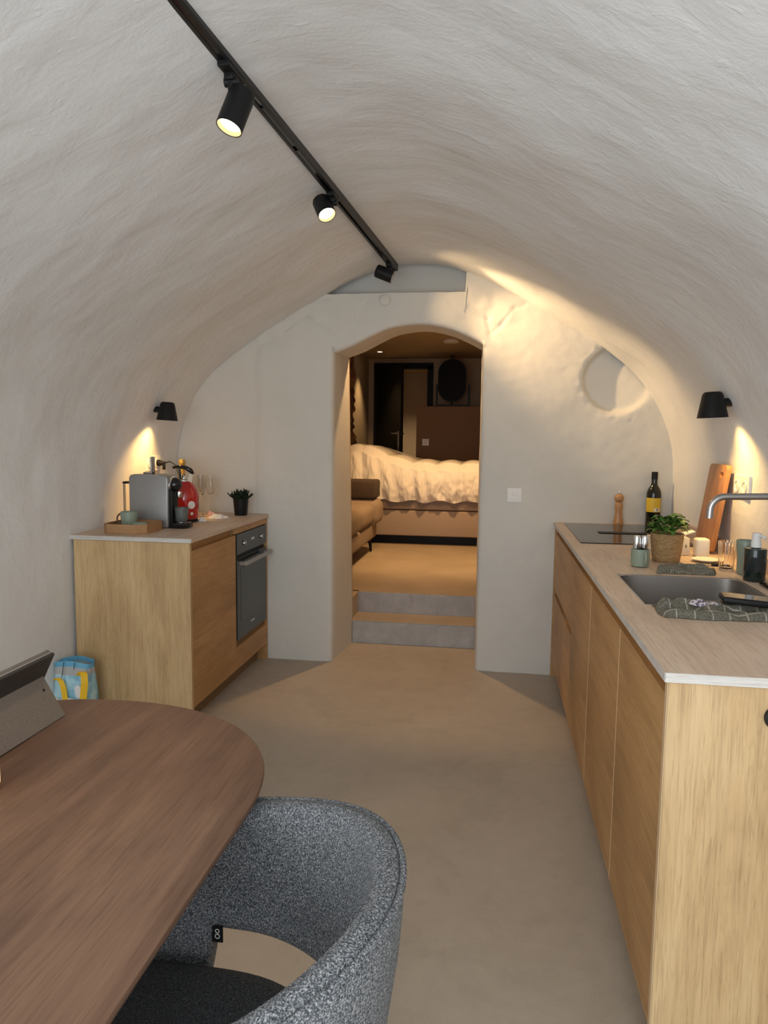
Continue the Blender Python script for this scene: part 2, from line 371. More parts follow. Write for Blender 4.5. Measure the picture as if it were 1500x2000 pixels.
# ---- far wall with arched doorway, roof recess, round niche
DL, DR = -0.967, -0.076
AR = [(-0.99, 1.895), (-0.94, 1.912), (-0.856, 1.943), (-0.739, 2.0), (-0.635, 2.044), (-0.519, 2.063), (-0.45, 2.066), (-0.375, 2.06), (-0.26, 2.032), (-0.159, 1.990), (-0.087, 1.952), (-0.04, 1.925)]
def arch_z(x):
    for k in range(len(AR)-1):
        (a, za), (b, zb) = AR[k], AR[k+1]
        if a <= x <= b:
            ma = (AR[k+1][1]-AR[max(k-1, 0)][1])/(AR[k+1][0]-AR[max(k-1, 0)][0]); mb = (AR[min(k+2, len(AR)-1)][1]-za)/(AR[min(k+2, len(AR)-1)][0]-a)
            t = (x-a)/(b-a); h = b-a
            return (2*t**3-3*t*t+1)*za + (t**3-2*t*t+t)*h*ma + (-2*t**3+3*t*t)*zb + (t**3-t*t)*h*mb
    return AR[0][1] if x < AR[0][0] else AR[-1][1]
RX0, RX1 = -1.27, -0.175      # the recess above the lintel
def seg_d(px, pz, s):
    x0, z0, x1, z1 = s[:4]; dx, dz = x1-x0, z1-z0; t = max(0, min(1, ((px-x0)*dx+(pz-z0)*dz)/(dx*dx+dz*dz)))
    return math.hypot(px-x0-t*dx, pz-z0-t*dz)
CREASE = [(-0.955, 1.975, -1.045, 2.08, .014, .016), (-1.045, 2.08, -1.12, 2.13, .012, .016), (-1.12, 2.13, -1.25, 2.06, .012, .014), (-1.25, 2.06, -1.43, 1.95, .012, .015),
          (-0.92, 1.98, -0.82, 2.10, .007, .013), (-0.82, 2.10, -0.75, 2.23, .007, .012),
          (-0.18, 2.26, -0.165, 2.16, .010, .012), (-0.165, 2.16, -0.055, 2.09, .010, .013), (-0.055, 2.09, -0.03, 1.98, .006, .010),
          (0.10, 2.15, 0.02, 2.05, .007, .009), (0.02, 2.05, -0.04, 2.00, .007, .010), (0.10, 2.15, 0.16, 2.165, .006, .009), (-0.03, 2.15, 0.03, 2.16, .004, .010),
          (-1.44, 1.93, -1.43, 1.3, .0045, .016), (-1.43, 1.3, -1.42, 0.93, .003, .016), (-1.33, 1.84, -1.20, 1.845, .003, .01), (-1.36, 1.98, -1.15, 1.93, .004, .02),
          (-1.10, 2.20, -0.99, 2.225, .012, .010), (-0.30, 2.23, -0.20, 2.10, .006, .02)]
def wall_y(x, z):
    p = Vector((x*1.0, 5.1, z))
    y = WY + 0.012*noise.noise(p*1.7) + 0.005*noise.noise(p*6) + 0.0015*noise.noise(p*19)
    for s in CREASE:
        d = seg_d(x, z, s)
        if d < 0.06: y += s[4]*math.exp(-(d/s[5])**2)*(0.7+0.6*noise.noise(p*23))
    # left outer bay sits slightly behind the pier and the lintel slightly proud
    if x < -1.43: y += 0.012*min(1, (-1.43-x)/0.03)
    # rough, protruding patches at the spandrels
    for (cx_, cz_, r_, a_) in ((-0.11, 2.19, 0.07, -0.010), (0.03, 2.12, 0.07, -0.006), (-1.35, 2.03, 0.10, 0.010), (-1.08, 2.06, 0.06, -0.008)):
        q = math.hypot(x-cx_, z-cz_)/r_
        if q < 1.4: y += a_*math.exp(-q**4)*(1+0.4*noise.noise(p*14))
    # round niche low on the right haunch
    dx, dz = (x-0.685)/0.205, (z-1.745)/0.205
    r = math.sqrt(dx*dx+dz*dz)*(1+0.05*noise.noise(p*6))
    if r < 1.15:
        edge = 1/(1+math.exp((r-0.90)/0.028)); lean = 0.5-0.5*max(-1, min(1, (dx*0.9-dz*0.05)))
        y += edge*(0.010+0.085*lean)
        if r > 0.8: y += 0.004*noise.noise(p*30)
    if z > 1.6 and math.hypot(x-0.70, z-1.93) < 0.14: y += 0.034*noise.noise(p*38)*math.exp(-(math.hypot((x-0.70)/0.12, (z-1.925)/0.045))**2)
    # worn edges at the doorway
    if DL-0.06 < x <= DL and z < 1.93: y += 0.022*math.exp(-(DL-x)/0.012)
    if DR <= x < DR+0.06 and z < 1.93: y += 0.020*math.exp(-(x-DR)/0.012)
    if DL < x < DR:
        az = arch_z(x)
        if z < az+0.06: y += 0.016*math.exp(-(z-az)/0.010)
    return y
def top_z(x):
    if RX0 <= x <= RX1:
        if x < -1.135: return 2.10 + (x-RX0)/(-1.135-RX0)*0.12
        if x < -1.085: return 2.45
        return 2.245 + 0.006*noise.noise(Vector((x*9, 0, 3)))
    return 2.50
def cols(a, b, step=0.011):
    n = max(2, int(round((b-a)/step))); return [a+(b-a)*i/n for i in range(n+1)]
bm = bmesh.new(); jamb = {}
def panel(xa, xb, zbf, ztf, nz, key=None):
    vs = []
    for x in cols(xa, xb):
        zb, zt = zbf(x), ztf(x)
        vs.append([bm.verts.new((x, wall_y(x, zb+(zt-zb)*j/nz), zb+(zt-zb)*j/nz)) for j in range(nz+1)])
    for a, b in zip(vs, vs[1:]):
        for j in range(nz): bm.faces.new((a[j], b[j], b[j+1], a[j+1]))
    return vs
E_ = 1e-4
z0f = lambda x: -0.01
panel(-2.10, RX0-E_, z0f, lambda x: 2.5, 210)
panel(RX0, -1.135-E_, z0f, top_z, 190); panel(-1.135, -1.085-E_, z0f, top_z, 200)
left = panel(-1.085, DL, z0f, top_z, 200)
mid = panel(DL, DR, arch_z, lambda x: top_z(min(x, RX1)) if x <= RX1 else 2.5, 30) if False else None
m1 = panel(DL, RX1, arch_z, top_z, 32); m2 = panel(RX1+E_, DR, arch_z, lambda x: 2.5, 46)
right = panel(DR, 1.12, z0f, lambda x: 2.5, 220)
# reveal: left jamb, arch soffit, right jamb, all swept back through the wall
def sweep(edge, back, k=8):
    rows = []
    for v, bk in zip(edge, back):
        rows.append([v] + [bm.verts.new(v.co.lerp(bk, t/k) + Vector((0.004*noise.noise(v.co*5+Vector((t, 0, 0))), 0, 0.003*noise.noise(v.co*5+Vector((0, t, 0)))))) for t in range(1, k+1)])
    for a, b in zip(rows, rows[1:]):
        for j in range(k): bm.faces.new((a[j], b[j], b[j+1], a[j+1]))
YB = 4.72
lj = [v for v in left[-1] if v.co.z < arch_z(DL)+0.02]
sweep(lj, [Vector((-0.925-0.042*v.co.z/1.93, YB, v.co.z+0.022*(v.co.z > 1.9))) for v in lj])
rj = [v for v in right[0] if v.co.z < arch_z(DR)+0.02]
sweep(rj, [Vector((-0.09, YB, v.co.z)) for v in rj])
bot = [c[0] for c in m1] + [c[0] for c in m2]
sweep(bot, [Vector((-0.967 + (v.co.x-DL)/(DR-DL)*0.877, YB, v.co.z+0.022)) for v in bot])
struct('wall_back', bm, M['plaster_back'], smooth=180, recalc=True)
# recess behind the lintel (set-back plane and rough ledge)
e = B(); e.box(RX0-0.12, RX1+0.02, WY+0.14, WY+0.17, 2.12, 2.6); e.box(RX0-0.12, RX1+0.02, WY-0.02, WY+0.33, 2.56, 2.6)
e.box(RX1, RX1+0.03, WY+0.03, WY+0.17, 2.15, 2.6); e.box(RX0-0.14, RX0-0.1, WY+0.03, WY+0.17, 2.0, 2.6); e.box(RX0-0.12, -0.99, WY+0.012, WY+0.32, 2.0, 2.085)
e.box(-1.1, RX1+0.02, WY+0.022, WY+0.32, 2.100, 2.235)
struct('trim_1', e, M['plaster_back'])
# the back side of the wall, facing the bedroom
e = B()
e.box(-2.3, -0.97, YB-0.005, YB+0.02, 0, 2.6); e.prism([(-0.975, 0.0), (-0.925, 0.0), (-0.967, 1.92), (-0.975, 1.92)], YB-0.004, YB+0.02, plane='xz'); e.box(-0.09, 1.7, YB-0.01, YB+0.02, 0, 2.6)
xs = cols(-0.972, -0.085, 0.012)
for a, b in zip(xs, xs[1:]):
    z = max(arch_z(a), arch_z(b))+0.03; e.box(a, b, YB-0.01, YB+0.02, z, 2.6)
struct('wall_passage', e, M['smooth_wall'])

# ---- steps and bedroom shell
st = thing('steps', 'two low steps with grey risers and beige treads in the arched doorway', 'steps', (-0.5, 4.71, 0))
link('riser', B().box(-0.925, -0.085, 4.705, 4.725, 0.0, 0.148), M['riser'], st)
link('tread', B().box(-0.94, -0.085, 4.705, 4.95, 0.148, 0.155, 0.002), M['bed_floor'], st)
link('riser', B().box(-0.96, -0.085, 4.95, 4.97, 0.155, 0.298), M['riser'], st)
struct('wall_passage_left', B().box(-1.75, -0.935, 4.735, 5.0, 0.0, 0.30), M['smooth_wall'])
struct('wall_passage_right', B().box(-0.085, 1.7, 4.735, 5.0, 0.0, 0.30), M['smooth_wall'])
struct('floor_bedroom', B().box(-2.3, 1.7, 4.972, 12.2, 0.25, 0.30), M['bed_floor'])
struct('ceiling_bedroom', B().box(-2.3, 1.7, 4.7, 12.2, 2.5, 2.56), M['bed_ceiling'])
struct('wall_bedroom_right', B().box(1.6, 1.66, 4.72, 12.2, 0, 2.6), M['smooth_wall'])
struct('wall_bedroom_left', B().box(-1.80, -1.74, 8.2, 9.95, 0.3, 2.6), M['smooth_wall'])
e = B(); nn = 60
e.grid(90, 60, lambda u, v: Vector((-1.80 + 0.15*max(0, (4.75+3.65*u-7.0)/1.4) + 0.07*noise.noise(Vector((u*22, v*15, 1))) + 0.05*noise.noise(Vector((u*50, v*33, 4))), 4.75+3.65*u, 0.25+2.3*v)))
e.box(-1.85, -1.76, 4.72, 8.3, 0.2, 2.6)
struct('wall_stone', e, M['stone'], smooth=40)
# door wall with black-framed doorway and lit hall behind
e = B(); e.box(-2.3, -1.62, 9.9, 9.98, 0.3, 2.6); e.box(-0.86, 1.7, 9.9, 9.98, 0.3, 2.6); e.box(-1.62, -0.86, 9.9, 9.98, 2.42, 2.6)
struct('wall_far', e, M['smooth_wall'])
e = B(); e.box(-2.3, 1.7, 12.1, 12.16, 0.3, 2.6); e.box(-2.3, -2.24, 9.98, 12.1, 0.3, 2.6); e.box(-0.5, -0.44, 9.98, 12.1, 0.3, 2.6)
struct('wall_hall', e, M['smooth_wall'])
e = B(); e.box(-1.66, -1.60, 9.86, 9.995, 0.3, 2.40); e.box(-0.92, -0.84, 9.86, 9.995, 0.3, 2.40); e.box(-1.66, -0.84, 9.86, 9.995, 2.36, 2.44)
fr = struct('door_2', e, M['door_black'])
ca, sa = math.cos(math.radians(-58)), math.sin(math.radians(-58))
R58 = Matrix(((ca, -sa, 0), (sa, ca, 0), (0, 0, 1)))
lf = link('door_leaf', B().box(-1.60, -0.80, 9.83, 9.87, 0.31, 2.355, 0.003, rot=R58, piv=(-1.60, 9.85, 0.3)), M['door_black'], fr)
hp = Vector((-1.60, 9.85, 0)) + R58 @ Vector((0.72, 0, 0)); hn = R58 @ Vector((0, 1, 0))
hb = B().box(hp.x-0.018, hp.x+0.018, hp.y-0.04, hp.y+0.04, 1.22, 1.50, 0.004)
for sgn in (1, -1):
    q = hp + hn*0.06*sgn; hb.tube([(hp.x, hp.y, 1.47), (q.x, q.y, 1.47), (q.x-0.055, q.y+0.09, 1.47)], 0.011, 8)
link('door_handle', hb, M['steel'], lf, smooth=40)
# low partition behind the bed with socket
struct('wall_partition', B().box(-0.975, 1.6, 9.05, 9.17, 0.3, 1.815, 0.004), M['partition'])

# ------------------------------------------------------------------ cabinets
def front_panel(name, parent, x, y0, y1, z0, z1, side, m='oak_h'):
    # front board of thickness 19 mm, outer face at x, room side given by side (+1 faces +x)
    a, b = (x-0.019, x) if side > 0 else (x, x+0.019)
    return link(name, B().box(a, b, y0+0.0015, y1-0.0015, z0, z1, 0.0012, 1), M[m], parent)
def cabinet(name, label, y0, y1, side, kind, xf, xb):
    t = thing(name, label, 'cabinet', ((xf+xb)/2, (y0+y1)/2, 0), None)
    lo, hi = min(xf, xb), max(xf, xb)
    a, b = (lo, hi-0.02) if side > 0 else (lo+0.02, hi)
    link('body', B().box(a, b, y0, y1, 0.10, 0.898 if kind == 'oven' else (0.70 if kind == 'sink' else 0.845)), M['oak_v'], t)
    pl = (a, hi-0.06) if side > 0 else (lo+0.06, b)
    link('plinth', B().box(pl[0], pl[1], y0, y1, 0.0, 0.10), M['plinth'], t)
    if kind != 'oven':
        g = (hi-0.05, hi-0.03) if side > 0 else (lo+0.03, lo+0.05)
        link('grip_channel', B().box(g[0], g[1], y0, y1, 0.845, 0.898), M['oak_h'], t)
    return t
LX, LB = -1.382, -1.965       # left run: front face, back
RX, RB = 0.372, 0.975         # right run
t = cabinet('base_cabinet', 'oak base cabinet with one tall door, left of the built-in oven', 3.118, 3.70, 1, 'door', LX, LB)
front_panel('door', t, LX, 3.118, 3.70, 0.10, 0.858, 1)
ep = link('end_panel', B().box(LB, LX+0.002, 3.098, 3.118, 0.0, 0.898, 0.001, 1), M['oak_end'], t)
t = cabinet('oven_cabinet', 'oak oven housing against the far wall with a shallow drawer at the bottom', 3.70, 4.225, 1, 'oven', LX, LB)
link('filler', B().box(LX-0.019, LX, 3.70, 4.225, 0.862, 0.898, 0.001, 1), M['oak_h'], t)
dr = front_panel('drawer', t, LX, 3.70, 4.225, 0.10, 0.226, 1)
link('filler', B().box(LX-0.035, LX-0.017, 3.70, 4.225, 0.226, 0.262), M['oak_dark'], t)
link('end_panel', B().box(LB, LX+0.002, 4.225, 4.243, 0.0, 0.898, 0.001, 1), M['oak_h'], t)
lbl = ['oak base cabinet next to the near end panel of the right kitchen run', 'oak base cabinet under the sink in the middle of the right run',
       'oak base cabinet between the sink and the drawer unit']
bounds = [1.513, 2.075, 2.685, 3.285]
for i in range(3):
    t = cabinet('base_cabinet', lbl[i], bounds[i], bounds[i+1], -1, 'sink' if i == 1 else 'door', RX, RB)
    front_panel('door', t, RX, bounds[i], bounds[i+1], 0.10, 0.858, -1)
    if i < 2: link('edge_strip', B().box(RX-0.0008, RX+0.012, bounds[i+1]-0.005, bounds[i+1]-0.0002, 0.10, 0.858), M['oak_edge'], t)
    if i == 0:
        link('end_panel', B().box(RX-0.004, RB, 1.493, 1.513, 0.0, 0.898, 0.001, 1), M['oak_end'], t)
        link('edge_strip', B().box(RX-0.006, RX-0.0045, 1.494, 1.512, 0.0, 0.898), M['oak_edge'], t)
        lab(link('cable_cap', B().lathe([(0.0, 0), (0.0235, 0), (0.0245, 0.003), (0.0235, 0.010), (0.016, 0.012), (0.0, 0.012)][1:-1], (0.578, 1.493, 0.838), 32, (0, -1, 0)), M['black'], t, smooth=40), 'round black cap on end panel')
t = cabinet('drawer_cabinet', 'oak drawer unit with two deep drawers under the cooking hob', 3.285, 4.22, -1, 'drawers', RX, RB)
front_panel('drawer', t, RX, 3.285, 4.22, 0.10, 0.500, -1); front_panel('drawer', t, RX, 3.285, 4.22, 0.535, 0.858, -1)
link('grip_channel', B().box(RX+0.014, RX+0.02, 3.285, 4.22, 0.495, 0.54), M['oak_dark'], t)
link('end_panel', B().box(RX-0.004, RB, 4.22, 4.24, 0.0, 0.898, 0.001, 1), M['oak_h'], t)
# worktops (own pieces)
t = thing('worktop', 'light oak laminate worktop on the left cabinets beside the oven', 'worktop', (-1.68, 3.7, 0.898))
link('slab', B().box(-1.985, LX+0.012, 3.092, 4.262, 0.899, 0.920, 0.0015, 1), M['worktop'], t)
link('edge_band', B().box(-1.985, LX+0.012, 3.0900, 3.0915, 0.900, 0.9195), M['worktop_edge'], t)
SX0, SX1, SY0, SY1 = 0.448, 0.845, 2.125, 2.60
t = thing('worktop', 'long light oak laminate worktop on the right run around the sink and hob', 'worktop', (0.68, 2.8, 0.898))
e = B(); x0, x1 = RX-0.012, 1.012
e.box(x0, x1, 1.488, SY0, 0.899, 0.920); e.box(x0, x1, SY1, 4.262, 0.899, 0.920); e.box(x0, SX0, SY0, SY1, 0.899, 0.920); e.box(SX1, x1, SY0, SY1, 0.899, 0.920)
bmesh.ops.remove_doubles(e.bm, verts=e.bm.verts[:], dist=1e-5)
link('slab', e, M['worktop'], t)
link('edge_band', B().box(x0, x1, 1.486, 1.4875, 0.900, 0.9195), M['worktop_edge'], t)
link('edge_band', B().box(x0-0.0015, x0-0.0003, 1.488, 4.24, 0.900, 0.9195), M['worktop_edge'], t)
link('upstand', B().box(0.985, 1.010, 1.49, 4.245, 0.9202, 0.975, 0.001, 1), M['worktop'], t)

# oven
t = thing('oven', 'dark grey glass built-in oven with steel bar handle in the oak housing', 'oven', (-1.40, 3.96, 0.262))
oy0, oy1 = 3.706, 4.215; ox = LX+0.004
link('body', B().box(-1.85, LX-0.005, oy0+0.01, oy1-0.01, 0.264, 0.855), M['black'], t) if False else None
link('control_panel', B().box(LX-0.018, ox, oy0, oy1, 0.745, 0.858, 0.0015, 1), M['glass_black'], t)
dd = link('oven_door', B().box(LX-0.018, ox, oy0, oy1, 0.264, 0.722, 0.0015, 1), M['glass_black'], t)
link('window', B().box(ox, ox+0.0012, oy0+0.055, oy1-0.055, 0.36, 0.665), M['glass_window'], dd)
link('vent_gap', B().box(LX-0.03, LX-0.012, oy0, oy1, 0.722, 0.745), M['black'], t)
hb = B().box(ox+0.030, ox+0.042, oy0+0.035, oy1-0.02, 0.682, 0.708, 0.003)
for y in (oy0+0.03, oy1-0.055): hb.box(ox, ox+0.040, y, y+0.025, 0.684, 0.706, 0.002)
link('handle', hb, M['steel'], dd)
for y in (oy0+0.115, oy1-0.095):
    lab(link('knob', B().lathe([(0.015, 0), (0.015, 0.003), (0.013, 0.010), (0.012, 0.011)], (ox, y, 0.798), 28, (1, 0, 0)), M['steel'], t, smooth=40), 'round steel knob')
e = B()
for k in range(4): e.box(ox, ox+0.001, 3.945+k*0.013, 3.953+k*0.013, 0.800, 0.812)
link('display', e, M['label_white'], t)
e = B()
for k, hgt in enumerate((9, 6, 6, 9, 6, 6)): e.box(ox, ox+0.001, 3.93+k*0.011, 3.937+k*0.011, 0.318, 0.318+hgt*0.001)
link('lettering', e, M['label_white'], dd)

# hob, sink, tap
t = thing('induction_hob', 'black glass cooking hob with central vent slot set in the right worktop', 'hob', (0.66, 3.78, 0.920))
link('glass_plate', B().box(0.412, 0.925, 3.375, 4.17, 0.9203, 0.9245, 0.0015, 1), M['hob'], t)
link('vent_slot', B().box(0.545, 0.80, 3.735, 3.80, 0.9247, 0.9275, 0.001, 1), M['black'], t)
t = thing('sink', 'rectangular steel undermount sink basin sunk in the right worktop', 'sink', (0.645, 2.36, 0.72))
e = B(); d = 0.19; wl = 0.012
def basin(u, v):
    # u around, v down: rounded rectangle walls then floor
    a = u*2*PI; hx, hy = (SX1-SX0)/2, (SY1-SY0)/2; n = 10
    c, s_ = math.cos(a), math.sin(a); k = (abs(c)**n + abs(s_)**n)**(-1/n)
    if v <= 0.6: f = 1-0.05*v/0.6; z = 0.9185-(d-0.02)*v/0.6
    elif v <= 0.7: f = 0.95-0.04*(v-0.6)/0.1; z = 0.9185-d+0.02-0.02*(v-0.6)/0.1
    else: f = 0.91*(1-(v-0.7)/0.3); z = 0.9185-d-0.004*(v-0.7)
    return Vector(((SX0+SX1)/2 + hx*k*c*max(f, 1e-3), (SY0+SY1)/2 + hy*k*s_*max(f, 1e-3), z))
e.grid(96, 21, basin, True)
link('basin', e, M['dark_steel'], t, smooth=50)
e = B()
for (a, b, c_, d_) in ((SX0-0.004, SX1+0.004, SY1, SY1+0.004), (SX0-0.004, SX1+0.004, SY0-0.004, SY0), (SX0-0.004, SX0, SY0, SY1), (SX1, SX1+0.004, SY0, SY1)): e.box(a, b, c_, d_, 0.9195, 0.9208)
link('rim', e, M['steel'], t)
link('drain', B().lathe([(0.045, 0), (0.045, 0.004), (0.02, 0.006)], ((SX0+SX1)/2, (SY0+SY1)/2, 0.7275), 28), M['steel'], t, smooth=40)
t = thing('kitchen_tap', 'brushed steel tap with long horizontal spout reaching over the sink', 'tap', (0.925, 2.36, 0.92))
link('base', B().lathe([(0.026, 0), (0.026, 0.006), (0.022, 0.01)], (0.925, 2.36, 0.9205), 28), M['steel'], t, smooth=40)
pts = [(0.925, 2.36, 0.93), (0.925, 2.36, 1.19)]
for k in range(1, 7):
    a = k/6*PI/2; pts.append((0.925-0.035*(1-math.cos(a)), 2.36, 1.19+0.035*math.sin(a)))
pts += [(0.86, 2.36, 1.2255), (0.73, 2.36, 1.222)]
for k in range(1, 9):
    a = k/8*PI/2; pts.append((0.722-0.044*math.sin(a), 2.36, 1.222-0.044*(1-math.cos(a))))
pts.append((0.677, 2.36, 1.153))
link('spout', B().tube(pts, 0.0105, 16), M['steel'], t, smooth=60)
link('lever', B().tube([(0.94, 2.36, 0.99), (0.975, 2.33, 1.0), (0.99, 2.29, 1.015)], 0.006, 10), M['steel'], t, smooth=60)

# ------------------------------------------------------------------ sockets and switches
def socket(label, c, normal, size=0.082, two=False, mm='white', along=None):
    # plate with round well, built facing its wall normal (axis aligned)
    t = thing('wall_socket', label, 'socket', c)
    c = Vector(c); n = Vector(normal); a = Vector((0, 0, 1)).cross(n); hz = size/2
    def bx(ca, cz, ha, hz_, d0, d1, bev=0.002):
        p = c + a*ca + Vector((0, 0, cz)); l = p + n*d0 - a*ha - Vector((0, 0, hz_)); h = p + n*d1 + a*ha + Vector((0, 0, hz_))
        return [min(l.x, h.x), max(l.x, h.x), min(l.y, h.y), max(l.y, h.y), min(l.z, h.z), max(l.z, h.z), bev]
    k = 2 if two else 1
    link('plate', B().box(*bx(0, 0, hz*k, hz, -0.004, 0.009)), M[mm], t)
    for i in range(k):
        ca = (i-0.5*(k-1))*size
        link('outlet', B().lathe([(0.0275, 0), (0.0275, 0.004), (0.0205, 0.004), (0.0195, 0.001), (0.003, 0.001)], c+a*ca+n*0.009, 28, n), M['white'], t, smooth=30)
        link('contact', B().lathe([(0.0022, 0), (0.0022, 0.0005)], c+a*(ca-0.009)+n*0.0098, 8, n), M['grey_seal'], t)
        link('contact', B().lathe([(0.0022, 0), (0.0022, 0.0005)], c+a*(ca+0.009)+n*0.0098, 8, n), M['grey_seal'], t)
    return t
socket('single white wall socket on the plaster right of the doorway', (0.128, WY-0.002+0.0, 1.072), (0, -1, 0), 0.082)
socket('pair of white wall sockets glowing under the right wall lamp', (1.003, 3.07, 1.215), (-1, 0, 0), 0.09, True)
socket('pair of white wall sockets behind the coffee machine', (-1.975, 3.93, 1.235), (1, 0, 0), 0.09, True)
socket('small pale socket on the brown partition behind the bed', (-0.852, 9.045, 1.362), (0, -1, 0), 0.085)
t = thing('cover_cap', 'small round plaster-coloured cap on the lintel above the doorway', 'cap', (-0.657, WY-0.005, 2.208))
link('disc', B().lathe([(0.033, -0.006), (0.033, 0.006), (0.028, 0.011), (0.012, 0.013)], (-0.657, WY-0.005, 2.205), 28, (0, -1, 0)), M['plaster_back'], t, smooth=40)
# plug with cable behind the coffee machine
t = thing('power_plug', 'black angled plug and cable in the left wall socket', 'plug', (-1.96, 3.975, 1.22))
link('plug_body', B().lathe([(0.018, 0), (0.02, 0.012), (0.014, 0.03), (0.010, 0.04)], (-1.966, 3.975, 1.235), 16, (1, 0, 0)).box(-1.932, -1.916, 3.967, 3.983, 1.195, 1.245, 0.004), M['black'], t, smooth=40)
link('cable', B().tube([(-1.92, 3.975, 1.235), (-1.88, 3.965, 1.245), (-1.83, 3.93, 1.225), (-1.79, 3.88, 1.17), (-1.775, 3.84, 1.10), (-1.79, 3.80, 1.0), (-1.83, 3.80, 0.93)], 0.0035, 8), M['black'], t, smooth=60)

# ------------------------------------------------------------------ lamps: track and wall sconces
TA, TB = Vector((-0.815, 0.2, 0)), Vector((-0.596, 4.235, 0))
def track_x(y): return TA.x + (TB.x-TA.x)*(y-TA.y)/(TB.y-TA.y)
t = thing('track_rail', 'long black lighting track running along the vault crown', 'lighting track', (track_x(2.2), 2.2, 2.37))
dirv = (TB-TA).normalized(); ang = -math.atan2(dirv.x, dirv.y)
RZ = Matrix.Rotation(ang, 3, 'Z'); mid_ = (TA+TB)/2; L = (TB-TA).length
def tbox(a0, a1, c0, c1, z0, z1, bev=0.0):
    return B().box(mid_.x+c0, mid_.x+c1, mid_.y-L/2+a0, mid_.y-L/2+a1, z0, z1, bev, rot=RZ, piv=(mid_.x, mid_.y, 2.37))
e = tbox(0, L, -0.018, -0.0085, 2.366, 2.404, 0.001)
for b in (tbox(0, L, 0.0085, 0.018, 2.366, 2.404, 0.001), tbox(0, L, -0.0085, 0.0085, 2.388, 2.404), tbox(L-0.012, L, -0.018, 0.018, 2.366, 2.404), tbox(0, L, -0.0085, -0.006, 2.366, 2.369), tbox(0, L, 0.006, 0.0085, 2.366, 2.369)): b_ = b.bm.copy(); e.merge(b_)
link('rail', e, M['track'], t)
for y in (0.9, 1.75, 2.3, 2.62, 3.9):
    link('insert', tbox(y-0.2-0.14, y-0.2+0.14, -0.0055, 0.0055, 2.3675, 2.380), M['gloss_black'], t)
# the ceiling is uneven: short standoffs carry the rail
for y in (0.6, 1.6, 2.6, 3.6): link('standoff', tbox(y-0.2, y-0.2+0.04, -0.008, 0.008, 2.403, 2.435), M['track'], t)
def head(label, y, joint_z, body_c, aim, length, rad, energy, ang_, glow=True, adapter=0.11, blend=0.5):
    x = track_x(y)
    t = thing('track_spotlight', label, 'spotlight', (x, y, joint_z), 'spotlights on the ceiling track')
    off = (y-TA.y)
    link('adapter', B().box(x-0.0165, x+0.0165, y-adapter/2, y+adapter/2, 2.352, 2.3675, 0.003, rot=RZ, piv=(x, y, 2.36)), M['black'], t)
    link('neck', B().box(x-0.014, x+0.014, y-0.02, y+0.02, 2.335, 2.355, 0.004, rot=RZ).tube([(x, y, 2.354), (x, y, joint_z)], 0.0145, 14).tube([(x-0.018, y, joint_z), (x+0.018, y, joint_z)], 0.012, 14), M['black'], t, smooth=50)
    a = Vector(aim).normalized(); c = Vector(body_c); p0 = c - a*length/2
    link('stem', B().tube([(x, y, joint_z), tuple(c-a*length*0.12)], [0.013, 0.018], 14), M['black'], t, smooth=50)
    h_ = link('lamp_body', B().lathe([(rad*0.72, 0), (rad*0.93, 0.004), (rad, 0.010), (rad, length), (rad-0.0025, length), (rad-0.0025, length-0.009)], p0, 36, a, cap1=False), M['black'], t, smooth=40)
    link('reflector', B().lathe([(rad-0.0026, length-0.0015), (rad*0.78, length-0.012)], p0, 36, a, False, False), M['lens_ring'] if glow else M['steel'], h_, smooth=60, recalc=False)
    link('lens', B().lathe([(rad*0.02, length-0.0115), (rad*0.785, length-0.0115)], p0, 36, a, True, False), M['lens'], h_, recalc=False)
    light('spot_lamp', 'SPOT', tuple(p0 + a*(length+0.006)), energy, WARM, tuple(p0+a*2), angle=ang_, blend=blend, radius=rad*0.6)
    if not glow:   # wide spill of the same lamp
        light('spot_lamp', 'SPOT', tuple(p0 + a*(length+0.006)), energy*0.10, WARM, tuple(p0+a*2), angle=104, blend=1.0, radius=rad*0.6)
head('black track spotlight nearest the camera with a glowing lens', 1.93, 2.335, (-0.710, 1.935, 2.267), (-0.28, -0.30, -1.0), 0.115, 0.036, 16, 60)
head('black track spotlight half way along the track with a glowing lens', 2.92, 2.335, (-0.700, 2.90, 2.312), (0.40, -0.38, -0.80), 0.085, 0.037, 14, 60, adapter=0.09)
head('black track spotlight at the far end of the track turned to the right', 4.08, 2.335, (-0.620, 3.985, 2.296), (1.0, 0.09, -0.38), 0.10, 0.036, 100, 56, glow=False, adapter=0.07, blend=1.0)

